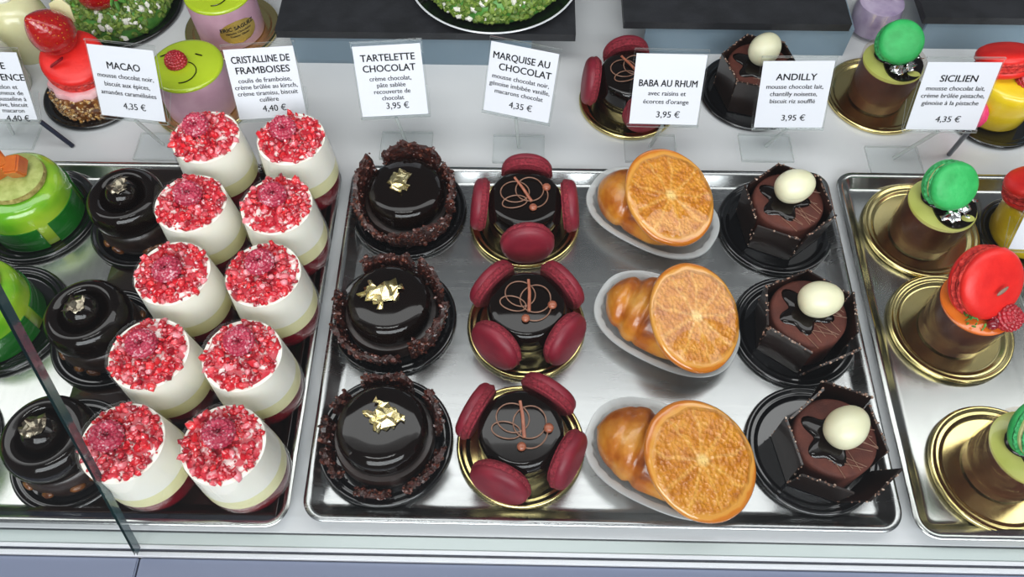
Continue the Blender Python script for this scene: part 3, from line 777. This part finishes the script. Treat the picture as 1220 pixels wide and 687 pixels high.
plate('black', .0475, (-.4555, .2480, PB), 'black plate under the rear green cake with the orange jelly', 'black plates under the green cakes')
plate('black', .0475, (-.4500, .1500, PB), 'black plate under the green cake cut by the edge of the picture', 'black plates under the green cakes')
plate('black', .0475, (-.4690, .0480, PB), 'black plate at the picture edge beside the front ring cake', 'black plates under the green cakes')
greencake((-.4560, .2480, z), .3, 'rear green cake with orange jelly cubes on its biscuit disc')
greencake((-.4570, .1480, z), 1.1, 'second green cake, half hidden behind the joint of the glass panes')
greencake((-.4660, .0480, z), 2.0, 'front green cake at the picture edge, just its side above the plate showing')

# ------------------------------------------------------------------ macaron cups on gold cards
def full_macaron(parent, R, c, az, el, shell, foot, spin=0, cream='cream', name='macaron'):
    X = align(dirv(az, el), c, spin)
    t = None
    b = MB(); macaron_shell(b, R, .0016, True, 0, 1, X, .0095, 1); macaron_shell(b, R, -.0016, False, 0, 1, X, .0095, 5)
    o = b.build(name, [M[shell], M[foot]], parent, sharp=50)
    b = MB(); b.lathe([(0, -.0022), (R * .9, -.0022), (R * .95, 0), (R * .9, .0022), (0, .0022)], 48, X=X); b.build('filling', M[cream], o)
    return o
def cup_body(t, inner, H=.045, RT=.0278, RBm=.0250):
    prof = [(0, 0), (RBm, 0), (RBm + .0006, .001), (RBm + .0008, .012), (RBm + .0018, .0135), (RBm + .0016, .0150), (RT - .0006, .038), (RT, H), (RT - .0008, H), (RT - .0016, .038), (RBm + .0006, .015), (RBm - .0002, .0125), (RBm - .0004, .0015), (0, .0012)]
    b = MB(); b.lathe(prof, 64); b.build('tumbler', M['cup_clear'], t, sharp=60)
    b = MB(); b.lathe([(0, .0014), (RBm - .0009, .0016), (RBm - .0007, .0125), (RBm + .0002, .015), (RT - .0022, .038), (RT - .0020, .0405), (0, .0405)], 64); b.build('mousse', inner, t, sharp=50)
def greencup(loc, rz, label, mac, seed):
    t = thing('green_macaron_cup', label, 'dessert cup', loc, rz, 'chocolate cups topped with a green macaron')
    cup_body(t, M['cup_choc'])
    b = MB(); b.lathe([(0, .0404), (.0256, .0404), (.0258, .0412), (.024, .0416), (0, .0417)], 56); b.build('pistachio_layer', M['pistcream'], t, sharp=60)
    b = MB(); n = 56; pl = []
    for k in range(n):
        a = 2 * pi * k / n; r = .0170 * (1 + .08 * cos(3 * a)); pl.append((.0085 + r * 1.12 * cos(a), -.001 + r * 1.25 * sin(a)))
    pl = [(x, y) if math.hypot(x, y) < .0248 else (x * .0248 / math.hypot(x, y), y * .0248 / math.hypot(x, y)) for x, y in pl]
    b.prism(pl, .0415, .0430); o = b.build('chocolate_glaze', M['choc'], t); bv = o.modifiers.new('b', 'BEVEL'); bv.width = .0006; bv.segments = 2
    b = MB(); b.lathe([(0, 0), (.0055, 0), (.0050, .0005), (0, .0006)], 24, X=MX.Translation((.015, -.0135, .0429)) @ MX.Scale(.6, 4, (0, 1, 0))); b.build('pistachio_spot', M['pistcream'], t)
    dz, az, el = mac
    full_macaron(t, .0186, (-.001, .006, .0428 + dz), az, el, 'green_mac', 'green_foot', seed)
    b = MB(); b.ico((-.001, .004, .0452), (.0165, .0120, .0034), 3); b.build('chocolate_mound', M['choc'], t, sharp=0)
    for i, (x, y, s) in enumerate(((.001, -.0135, .0078), (.009, -.009, .0082), (.016, -.002, .0066))):
        flake('silver_foil', M['silver'], t, s, seed + i, (x, y, .0455 + .001 * i), (RD(20), RD(15 * i), i), .5, .8, 6)
    return t
SP = [(.2689, .2455), (.2702, .1560), (.2750, .0460)]
G_S = 'gold cards under the macaron cups'
for (x, y), w in zip(SP, ('rear green macaron cup on a gold card in the tray', 'red macaron cup', 'front green macaron cup')):
    plate('gold', .0465, (x, y, PB), 'round gold card under the %s' % w, G_S)
plate('gold', .0465, (.2654, .3954, .0002), 'round gold card on the white shelf under the hindmost green macaron cup', G_S)
greencup((.2675, .2415, z), 0, 'rear green macaron cup in the right-hand steel tray, silver foil hanging over its edge', (.0155, -80, 42), 1)
greencup((.2755, .0470, z), .2, 'front green macaron cup cut off by the edge of the picture', (.0160, -72, 40), 31)
greencup((.2640, .3950, .0016), -.1, 'green macaron cup standing on the white shelf between two price tags', (.0150, -95, 52), 61)
t = thing('red_macaron_cup', 'dark cup topped with a large red macaron, raspberry and currants', 'dessert cup', (.2705, .1545, z))
cup_body(t, M['cup_red'])
b = MB(); b.lathe([(0, .0404), (.0256, .0404), (.0258, .0416), (.024, .0422), (0, .0424)], 56); b.build('orange_layer', M['orange_gel'], t, sharp=60)
full_macaron(t, .0258, (-.001, .0075, .0590), -68, 44, 'red_mac', 'red_foot', 2, 'red_foot')
raspberry_mesh(1.0, False, seed=8).build('raspberry', M['rasp_plain'], t, (.014, -.0125, .0424), (.3, .2, 0), sharp=0)
for x, y in ((.0035, -.0125), (.003, -.0195), (.0075, -.016)):
    b = MB(); b.ico((0, 0, 0), .0037, 3); b.ico((.001, -.002, .0030), .0008, 1); b.build('red_currant', M['coulis'], t, (x, y, .0458), sharp=0)
b = MB(); rnd = random.Random(3)
for _ in range(44): b.ico((rnd.gauss(0, .0030), rnd.gauss(0, .0042), rnd.uniform(0, .005)), (.0019, .0009, .0006), 1, (rnd.uniform(0, 6), rnd.uniform(0, 6), rnd.uniform(0, 6)))
b.build('mint_sprig', M['leaf'], t, (-.0085, -.0115, .0434))
b = MB(); b.ico((0, 0, 0), (.0052, .0016, .0010), 2); b.build('almond_sliver', M['speck'], t, (.0035, -.0045, .0668), (RD(50), RD(-20), .6), sharp=0)

# ------------------------------------------------------------------ yellow cakes
def yellowcake(loc, rz, label, pink=True):
    t = thing('yellow_glazed_cake', label, 'cake', loc, rz, 'yellow cakes with macarons')
    b = MB(); b.lathe([(0, 0), (.024, 0), (.0262, .004), (.0285, .020), (.0300, .036), (.0290, .0425), (.026, .0450), (0, .0460)], 64, wob=lambda r, q, a: (r * (1 + .012 * (1 if int(q * 400) % 2 else -1) * (q < .034)), q)); b.build('glazed_body', M['yellow'], t, sharp=60)
    full_macaron(t, .0225, (-.012, .010, .0520), 110, 62, 'red_mac', 'red_foot', 0, 'red_foot')
    if pink:
     b = MB(); macaron_shell(b, .014, 0, True, 0, 0, align(dirv(-150, 10), (-.0262, -.0145, .0155)), .008); b.lathe([(0, 0), (.013, 0)], 30, 0, align(dirv(-150, 10), (-.0262, -.0145, .0155))); b.build('pink_macaron', M['pink_mac'], t)
    raspberry_mesh(1.05, False, seed=3).build('raspberry', M['rasp_plain'], t, (.004, -.004, .0455), (.5, .3, 0), sharp=0)
    for x, y in ((.015, .006), (.018, -.006), (.014, -.016)):
        b = MB(); b.box((0, 0, 0), (.0022, .0022, .0016), bev=.0004); b.build('chocolate_dot', M['choc'], t, (x, y, .0458))
    b = MB(); b.tube([(.006, -.010, .047), (.010, -.017, .0465), (.012, -.022, .045)], .0007, 6); b.build('chocolate_strand', M['choc'], t)
    b = MB(); b.box((0, 0, 0), (.004, .0025, .0045), bev=.0005); b.build('sugar_cube', M['whitebit'], t, (.016, -.020, .0455), (.2, .1, .3))
    return t
plate('black', .042, (.3640, .3760, .0002), 'black plate under the rear yellow cake on the white shelf', 'black plates under the yellow cakes')
yellowcake((.3640, .3780, .0016), 0, 'rear yellow cake on the white shelf, behind the rightmost price tag')
plate('black', .036, (.3520, .2430, PB), 'black plate under the front yellow cake in the steel tray', 'black plates under the yellow cakes')
yellowcake((.3500, .2430, z), .2, 'front yellow cake in the steel tray with a red macaron over its edge', False)

# ------------------------------------------------------------------ strawberry cake, pale cakes, lime cakes, pistachio cakes (back)
plate('black', .045, (-.4490, .3857, .0002), 'black plate on the white shelf under the strawberry cake', 'black plates on the shelf')
t = thing('strawberry_cake', 'nut-crusted cake carrying a red macaron and a glazed strawberry', 'cake', (-.4480, .3830, .0016))
b = MB(); rnd = random.Random(5)
b.lathe([(0, 0), (.0305, 0), (.0325, .004), (.0325, .018), (.0300, .0225), (0, .0225)], 48, 1)
for _ in range(620):
    a = rnd.uniform(0, 2 * pi); q = rnd.random()
    r, zz = (.0325, rnd.uniform(.001, .020)) if q < .8 else (rnd.uniform(.024, .032), .022)
    s = rnd.uniform(.0010, .0023); b.ico((r * cos(a), r * sin(a), zz), (s, s * .8, s * .7), 1, (rnd.uniform(0, 6), rnd.uniform(0, 6), 0), .25)
b.build('nut_crust', [M['nutcrust'], M['amber']], t, sharp=30)
b = MB(); b.lathe([(0, .022), (.0285, .022), (.0295, .025), (.0285, .0285), (0, .029)], 48, wob=lambda r, q, a: (r * (1 + .04 * cos(12 * a)), q)); b.build('pink_cream', M['pinkcream'], t, sharp=60)
full_macaron(t, .0268, (.001, .000, .0420), -62, 72, 'red_mac', 'red_foot', 0, 'pinkcream')
b = MB(); pr = []
for i in range(21):
    u = i / 20; pr.append((.0215 * (sin(pi * u) ** .75) * (1.06 - .38 * u), -.024 + .052 * u))
b.lathe(pr, 40); o = b.build('strawberry', M['straw'], t, (-.007, .005, .0700), None, sharp=0)
o.rotation_euler = (RD(24), RD(-12), 0)
b = MB(); b.box((0, 0, 0), (.014, .004, .0014), bev=.0005); b.build('chocolate_sliver', M['coulis'], t, (-.004, -.015, .0552), (RD(-10), RD(-25), .35))
b = MB(); pl = [(-.008, 0), (.008, 0), (.0095, .014), (.004, .022), (-.006, .018)]; b.prism(pl, -.0008, .0008); b.build('white_chocolate_shard', M['palecream'], t, (-.002, .021, .066), (RD(75), 0, .2))

def palecake(loc, r, h, mat, label):
    t = thing('pale_dome_cake', label, 'cake', loc, 0, 'pale dome cakes in the back corner')
    b = MB(); b.lathe([(0, 0), (r * .97, 0), (r, .003), (r, h * .5), (r * .95, h * .72), (r * .78, h * .9), (r * .45, h * .98), (0, h)], 48); b.build('glazed_dome', mat, t, sharp=60)
    b = MB(); b.lathe([(0, 0), (r * .3, 0), (r * .32, .002), (r * .2, .004), (0, .0045)], 24); b.build('cream_button', M['whitebit'], t, (0, 0, h - .0005))
palecake((-.5350, .3930, .0002), .024, .052, M['palewhite'], 'pale white dome cake at the edge behind the cropped price tag')
palecake((-.5250, .4480, .0002), .027, .056, M['palecream'], 'pale lemon dome cake behind the strawberry cake')

def limecake(loc, rz, label, sticker):
    t = thing('lime_topped_cake', label, 'cake', loc, rz, 'rose cakes with a lime glaze top')
    b = MB(); b.lathe([(0, 0), (.0300, 0), (.0312, .001), (.0313, .041), (.0308, .0432), (0, .0432)], 72); b.build('rose_mousse', M['rose'], t)
    b = MB(); b.lathe([(0, .0430), (.0311, .0430), (.0314, .0440), (.0306, .0455), (.028, .0460), (0, .0462)], 72); b.build('lime_glaze', M['lime'], t, sharp=60)
    raspberry_mesh(.92, False, seed=6).build('raspberry', M['rasp_plain'], t, (-.008, .001, .0452), (.1, .1, 0), sharp=0)
    b = MB(); b.tube([(-.001 + .012 * cos(q), -.010 + .0125 * sin(q), .0467) for q in [RD(75 - 165 * k / 16) for k in range(17)]], .00045, 6)
    b.tube([(.006 + .003 * k, .012 - .001 * k, .0467) for k in range(3)], .0006, 6); b.tube([(-.024 + .004 * k, .008 + .0025 * k, .0467) for k in range(4)], .0005, 6)
    b.build('chocolate_strand', M['choc'], t)
    if sticker:
        b = MB(); N = 24; a0, a1 = RD(-88), RD(-22); vs = []; fs = []
        cz, hz = .020, .0125; r = .0316
        vs.append(((r + .0001) * cos((a0 + a1) / 2), (r + .0001) * sin((a0 + a1) / 2), cz))
        for k in range(40):
            q = 2 * pi * k / 40; a = (a0 + a1) / 2 + (a1 - a0) / 2 * cos(q); vs.append((r * cos(a), r * sin(a), cz + hz * sin(q)))
        # build in strips so the oval follows the curved side
        b = MB(); rows = []
        for i in range(17):
            zz = cz - hz + 2 * hz * i / 16; w = math.sqrt(max(0, 1 - ((zz - cz) / hz) ** 2)); rows.append([((r) * cos((a0 + a1) / 2 + (a1 - a0) / 2 * w * u), r * sin((a0 + a1) / 2 + (a1 - a0) / 2 * w * u), zz) for u in [-1 + k / 6 for k in range(13)]])
        vs = [p for R_ in rows for p in R_]
        fs = [(i * 13 + k, i * 13 + k + 1, (i + 1) * 13 + k + 1, (i + 1) * 13 + k) for i in range(16) for k in range(12)]
        b.add(vs, fs); st = b.build('oval_sticker', M['goldlabel'], t)
        lines = [('ERIC SAGUEZ', .0056, .0034, True), ('Pâtissier Chocolatier', .0030, -.0006, False), ('Traiteur Glacier', .0030, -.0042, False)]
        me = text_mesh(lines)
        bb = bmesh.new(); bb.from_mesh(me)
        for v in bb.verts:
            a = (a0 + a1) / 2 + v.co.x / r; v.co = V(((r + .00018) * cos(a), (r + .00018) * sin(a), cz + v.co.y))
        bb.to_mesh(me); bb.free()
        o = bpy.data.objects.new('lettering', me); COL.objects.link(o); o.parent = st; me.materials.append(M['ink'])
    return t

# ------------------------------------------------------------------ lettering
def text_mesh(lines):
    """lines: (string, size, y, bold[, x[, align]]) -> one flat mesh in the xy plane"""
    out = bmesh.new(); dg = bpy.context.evaluated_depsgraph_get()
    for L in lines:
        s, size, y, bold = L[:4]; x = L[4] if len(L) > 4 else 0; al = L[5] if len(L) > 5 else 'CENTER'
        cu = bpy.data.curves.new('lettering_source', 'FONT'); cu.body = s; cu.size = size; cu.align_x = al; cu.resolution_u = 3
        bpy.context.view_layer.update(); 
        o = bpy.data.objects.new('lettering_source', cu); COL.objects.link(o)
        bpy.context.view_layer.update(); dg = bpy.context.evaluated_depsgraph_get()
        me = bpy.data.meshes.new_from_object(o.evaluated_get(dg))
        xs = [v.co.x for v in me.vertices]; wd = max(xs) - min(xs); lim = .0460 if bold else .0505
        sx = min(1.0, lim / wd)
        base_ = [v.co.copy() for v in me.vertices]
        for dx, dy in (((-.00017, 0), (.00017, 0), (0, .00010), (0, -.00010)) if bold else ((-.00009, 0), (.00009, 0))):
            for v, c in zip(me.vertices, base_): v.co = V((c.x * sx + x + dx, c.y + y + dy, 0))
            out.from_mesh(me)
        bpy.data.meshes.remove(me); bpy.data.objects.remove(o); bpy.data.curves.remove(cu)
    me = bpy.data.meshes.new('lettering'); out.to_mesh(me); out.free(); return me

plate('gold', .0450, (-.3470, .3790, .0002), 'round gold card under the front lime-topped cake', 'gold cards under the lime-topped cakes')
limecake((-.3475, .3770, .0016), 0, 'front lime-topped rose cake with one raspberry, between two price tags', False)
plate('gold', .0450, (-.3395, .4725, .0002), 'round gold card under the lime-topped cake with the sticker', 'gold cards under the lime-topped cakes')
limecake((-.3400, .4720, .0016), 0, 'rear lime-topped rose cake with an oval gold sticker on its side', True)

def pistachio_cake(loc, R, h, label, fruit, seed):
    t = thing('pistachio_cake', label, 'cake', loc, 0, 'cakes coated with chopped pistachio')
    rnd = random.Random(seed); b = MB()
    PF = [(R, h * .16), (R, h * .34), (R * .98, h * .55), (R * .86, h * .85), (R * .65, h * .98), (R * .35, h), (0, h)]
    b.lathe([(0, 0), (R * .95, 0), (R, h * .15), (R * .98, h * .55), (R * .86, h * .85), (R * .65, h * .98), (0, h)], 48); b.build('sponge', M['leaf'], t, sharp=60)
    b = MB(); n = int(1500 * (R / .06) ** 1.5)
    for _ in range(n):
        a = rnd.uniform(0, 2 * pi)
        while True:
            f = rnd.random() * (len(PF) - 1); q = int(f); f -= q
            r, zz = PF[q][0] + (PF[q + 1][0] - PF[q][0]) * f, PF[q][1] + (PF[q + 1][1] - PF[q][1]) * f
            if rnd.random() < r / R * (.35 if q < 2 else 1): break
        s = rnd.uniform(.0022, .0040); w = rnd.random() < .08
        b.ico((r * cos(a), r * sin(a), zz), (s * (1.4 if w else 1), s * .85, s * .8), 1, (rnd.uniform(0, 6), rnd.uniform(0, 6), 0), .22, 1 if w else 0)
    o = b.build('chopped_pistachio', [M['pist'], M['whitebit']], t, sharp=30); o['kind'] = 'stuff'
    for (x, y, rz, s) in fruit:
        b = MB(); pr = [(.0125 * (sin(pi * i / 14) ** .75) * (1.05 - .4 * i / 14) * s, (-.014 + .030 * i / 14) * s) for i in range(15)]
        b.lathe(pr, 28); b.build('strawberry', M['straw'], t, (x, y, h + .008), (RD(90), 0, rz), sharp=0)
        b = MB()
        for k in range(6): b.ico((.004 * s * cos(k * 1.05), .004 * s * sin(k * 1.05), 0), (.005 * s, .0018 * s, .0009 * s), 2, (0, -.4, k * 1.05))
        b.build('strawberry_leaves', M['leaf'], t, (x + sin(rz) * -.014 * s * 0 + .014 * s * sin(rz), y - .014 * s * cos(rz), h + .009), (RD(90), 0, rz), sharp=0)
    return t
plate('black', .062, (-.4570, .5010, .0002), 'large black plate under the pistachio cake behind the strawberry cake', 'black plates on the shelf')
pistachio_cake((-.4580, .5010, .0016), .054, .036, 'pistachio-coated cake with strawberries behind the strawberry cake', [(.006, -.033, 1.3, 1.5), (-.006, -.018, 1.2, 1.4), (.020, -.020, 1.7, 1.2)], 3)

# slate slabs on acrylic risers
def slab(x0, x1, y0, y1, label):
    b = MB(); b.prism([(x0, y0), (x1, y0), (x1, y1), (x0, y1)], .0323, .0400); o = b.build('slate_slab', M['slate'])
    bv = o.modifiers.new('b', 'BEVEL'); bv.width = .0012; bv.segments = 2
    return tag(o, label, 'slate slab', 'black slate slabs')
slab(-.2815, -.0105, .4275, .62, 'long black slate slab carrying the pistachio cake, behind the middle price tags')
slab(.0335, .2395, .4450, .62, 'empty black slate slab behind the hindmost egg-topped cake')
slab(.3080, .5200, .4560, .62, 'dark slate slab in the back corner behind the yellow cake')
def riser(x0, x1, y0, y1, label, mat='acryl_blue'):
    b = MB(); h = .032; t_ = .003
    b.box(((x0 + x1) / 2, y0 + t_ / 2, h / 2), (x1 - x0, t_, h)); b.box(((x0 + x1) / 2, (y0 + y1) / 2, h - t_ / 2), (x1 - x0, y1 - y0 - 2 * t_, t_)); b.box(((x0 + x1) / 2, y1 - t_ / 2, h / 2), (x1 - x0, t_, h))
    return tag(b.build('display_riser', M[mat]), label, 'riser', 'acrylic risers under the slates')
riser(-.270, -.050, .4295, .60, 'blue-tinted acrylic riser under the long slate slab')
riser(.055, .2450, .4480, .60, 'acrylic riser under the empty slate slab')
riser(.3150, .5100, .4590, .60, 'acrylic riser under the corner slate slab', 'acryl_blue')
b = MB(); b.lathe([(0, 0), (.068, 0), (.075, .003), (.0795, .0062), (.0800, .0066), (.0790, .0072), (.075, .0046), (.068, .0018), (0, .0018)], 80); 
b2 = b; b2.lathe([(.0792, .0064), (.0800, .0062), (.0806, .0068), (.0800, .0076), (.0790, .0074)], 80, 1)
o = b.build('serving_plate', [M['black'], M['rail']], None, (-.0857, .5000, .0402), sharp=60); tag(o, 'large round black plate with a silver rim on the long slate slab', 'plate')
pistachio_cake((-.0857, .5000, .0422), .066, .030, 'large pistachio-coated cake on the black plate with silver rim', [(.012, -.018, .8, 1.2), (-.03, .004, -.6, 1.2), (.022, .022, 2.2, 1.1)], 8)
t = thing('violet_cup', 'small violet dessert cup between the empty slate and the corner slate', 'dessert cup', (.2765, .4830, .0002))
b = MB(); b.lathe([(0, 0), (.020, 0), (.0225, .004), (.0245, .025), (.0225, .038), (.0215, .038), (.0225, .025), (.020, .005), (0, .004)], 48); b.build('glass', M['glass'], t, sharp=60)
b = MB(); b.lathe([(0, .0045), (.0195, .0055), (.0218, .024), (.0205, .034), (.012, .036), (0, .0362)], 40); b.build('mousse', M['violet'], t, sharp=60)

# ------------------------------------------------------------------ price tags
W, H = .058, .0635
def price_tag(pos, yaw, tl, roll, base, lines, label, rod=None, cw=1.0):
    t = thing('price_tag', label, 'price tag', (base[0], base[1], .0002), 0, 'clear acrylic price tags')
    p = V(pos) - V((base[0], base[1], .0002))
    xr = V((cos(yaw), sin(yaw), 0)); bk = V((-sin(yaw), cos(yaw), 0)); up = V((0, 0, cos(tl))) + bk * sin(tl)
    x2 = xr * cos(roll) + up * sin(roll); u2 = -xr * sin(roll) + up * cos(roll); nn = x2.cross(u2)
    X = MX(((x2.x, u2.x, nn.x, p.x), (x2.y, u2.y, nn.y, p.y), (x2.z, u2.z, nn.z, p.z), (0, 0, 0, 1)))
    b = MB()
    def sheet(w0, w1, y0, y1, z0, th, Y=X):
        vs = [(x, y, q) for q in (z0, z0 + th) for x, y in ((-w0 / 2, y0), (w0 / 2, y0), (w1 / 2, y1), (-w1 / 2, y1))]
        b.add(vs, [(0, 1, 2, 3), (4, 5, 6, 7)], 0, Y); b.add(vs, [(0, 1, 5, 4), (1, 2, 6, 5), (2, 3, 7, 6), (3, 0, 4, 7)], 1, Y)
    sheet(W, W, 0, H, -.0016, .0010)             # back leaf of the pocket
    sheet(W, W, 0, .0026, -.0006, .0014)         # folded lower lip
    sheet(W, W, H - .0010, H, -.0006, .0012)
    Y = X @ MX.Translation((0, 0, -.0016)) @ MX.Rotation(RD(-24), 4, 'X')
    sheet(W, W * .98, 0, H * .40, -.0012, .0010, Y)   # short rear flap folded backwards
    b.build('clear_holder', [M['acryl'], M['acryl_edge']], t, weld=True)
    b = MB(); cw_ = W - .003; b.box((0, H / 2 - .0005, 0), (cw_, H - .0065, .0003), X=X); card = b.build('card', M['paper'], t)
    me = text_mesh(lines); o = bpy.data.objects.new('lettering', me); COL.objects.link(o); o.parent = card; me.materials.append(M['ink'])
    o.matrix_local = X @ MX.Translation((0, 0, .00032))
    b = MB(); a = X @ V((0, 0, -.002)); b.tube([(0, 0, .002), tuple(a)], .0016, 10); b.build('stem', M['acryl_edge'], t)
    b = MB(); x0, x1, y0, y1 = -.0225, .0225, -.017, .013
    vs = [(x, y, q) for q in (0, .003) for x, y in ((x0, y0), (x1, y0), (x1, y1), (x0, y1))]
    b.add(vs, [(0, 1, 2, 3), (4, 5, 6, 7)], 0); b.add(vs, [(0, 1, 5, 4), (1, 2, 6, 5), (2, 3, 7, 6), (3, 0, 4, 7)], 1); b.build('foot', [M['acryl'], M['acryl_edge']], t, weld=True)
    if rod:
        b = MB(); c = X @ V((rod[0], 0, -.003)); g = V((rod[1] - base[0], rod[2] - base[1], .0005)); b.tube([tuple(g), tuple(c)], .0021, 10); b.build('dark_rod', M['darkrod'], t)
    return t
T1, T2, D, PR = .0078, .0056, .0053, .0074
def L(title, desc, price, y0=.046, dy=.0068, bold_dy=.0085, py=None, dxs=()):
    o = []; y = y0
    for i, s in enumerate(title): o.append((s, T1, y, True, dxs[i] if i < len(dxs) else 0)); y -= bold_dy
    y += .0012
    for s in desc: o.append((s, D, y, False)); y -= dy
    o.append((price, PR, (y - .004) if py is None else py, False, .003)); return o
price_tag((-.494, .323, .032), .037, .454, -.037, (-.5081, .336), [('DE', T1, .046, True, .010), ('PROVENCE', T1, .0365, True, .008)] + [(s, D, .0292 - .0051 * i, False, .010) for i, s in enumerate(('melon et', 'crémeux de', 'mousseline à', 'olive, biscuit', 'macaron'))] + [('4,40 €', PR, .0012, False, .012)],
          'price tag cut off at the picture edge, above the rear green cake', rod=(.0275, -.4521, .3242))
price_tag((-.371, .306, .054), -.162, .49, .029, (-.372, .326), L(('MACAO',), ('mousse chocolat noir,', 'biscuit aux épices,', 'amandes caramélisées'), '4,35 €', .042, py=.010), 'price tag tilted in front of the strawberry cake and the front lime-topped cake')
price_tag((-.261, .315, .047), .048, .479, .04, (-.262, .332), L(('CRISTALLINE DE', 'FRAMBOISES'), ('coulis de framboise,', 'crème brûlée au kirsch,', 'crème tiramisu, biscuit', 'cuillère'), '4,40 €', .0485, .0053, py=.0085), 'price tag standing behind the two columns of raspberry cups')
price_tag((-.162, .323, .043), -.034, .536, .091, (-.1585, .331), L(('TARTELETTE', 'CHOCOLAT'), ('crème chocolat,', 'pâte sablée', 'recouverte de', 'chocolat'), '3,95 €', .0475, .0053, py=.0085), 'price tag behind the chocolate tartelettes, below the long slate slab')
price_tag((-.063, .322, .045), -.233, .479, -.014, (-.0600, .329), L(('MARQUISE AU', 'CHOCOLAT'), ('mousse chocolat noir,', 'génoise imbibée vanille,', 'macarons chocolat'), '4,35 €', .047, .0060, py=.009, dxs=(-.0015, .0025)), 'price tag turned askew behind the macaron-ringed cakes in the tray')
price_tag((.057, .313, .048), .014, .466, -.022, (.0550, .332), L(('BABA AU RHUM',), ('avec raisins et', "écorces d'orange"), '3,95 €', .034, py=.0085), 'price tag behind the orange-slice babas, hiding a macaron-ringed cake')
price_tag((.164, .324, .034), -.09, .395, .086, (.1560, .334), L(('ANDILLY',), ('mousse chocolat lait,', 'chantilly noisette,', 'biscuit riz soufflé'), '3,95 €', .044, .0062, py=.009), 'price tag behind the egg-topped cakes in the tray')
price_tag((.278, .308, .052), -.025, .339, .027, (.2650, .3225), L(('SICILIEN',), ('mousse chocolat lait,', 'crème brûlée pistache,', 'génoise à la pistache'), '4,35 €', .044, .0062, py=.0095), 'price tag behind the right-hand steel tray, in front of the rear yellow cake', rod=(.0245, .3153, .3289))
price_tag((.3305, .1975, .046), 0, .40, -.03, (.3560, .1850), [], 'price tag at the picture edge in front of the front yellow cake')

# ------------------------------------------------------------------ light
def area(name, loc, rot, sx, sy, power, col=(1, 1, 1)):
    d = bpy.data.lights.new(name, 'AREA'); d.shape = 'RECTANGLE'; d.size = sx; d.size_y = sy; d.energy = power; d.color = col
    o = bpy.data.objects.new(name, d); COL.objects.link(o); o.location = loc; o.rotation_euler = rot; return o
area('case_lamp', (0, .25, .53), (0, 0, 0), 1.9, .20, 4.0, (1, 1, .99))
area('shop_window', (.2, -1.8, 1.40), (RD(60), 0, 0), 2.8, 1.2, 84, (.96, .98, 1))
area('ceiling_lamp', (-.4, -.5, 2.2), (RD(-12), 0, 0), 1.2, .3, 10, (1, 1, .98))
w = bpy.data.worlds.new('shop'); SC.world = w; w.use_nodes = True
bg = w.node_tree.nodes['Background']; bg.inputs[0].default_value = (.80, .84, .9, 1); bg.inputs[1].default_value = .17

# ------------------------------------------------------------------ camera (fitted to the tray, cup rims and plates)
pitch, roll, yaw, F = 1.0422870, -.0025223, -.0215381, 956.4286
fwd = V((sin(yaw) * cos(pitch), cos(yaw) * cos(pitch), -sin(pitch))); rt = V((cos(yaw), -sin(yaw), 0)); upv = rt.cross(fwd)
r2 = rt * cos(roll) + upv * sin(roll); u2 = -rt * sin(roll) + upv * cos(roll)
cd = bpy.data.cameras.new('camera'); cam = bpy.data.objects.new('camera', cd); COL.objects.link(cam)
cd.sensor_width = 36; cd.sensor_fit = 'HORIZONTAL'; cd.lens = F / 1220 * 36; cd.clip_start = .01
C = V((-.056284, -.132193, .546515))
cam.matrix_world = MX(((r2.x, u2.x, -fwd.x, C.x), (r2.y, u2.y, -fwd.y, C.y), (r2.z, u2.z, -fwd.z, C.z), (0, 0, 0, 1)))
SC.camera = cam
vs = SC.view_settings; vs.view_transform = 'Standard'; vs.look = 'None'; vs.exposure = 0; vs.gamma = 1; vs.use_curve_mapping = False
SC.cycles.max_bounces = 10; SC.cycles.transparent_max_bounces = 24; SC.cycles.use_denoising = True
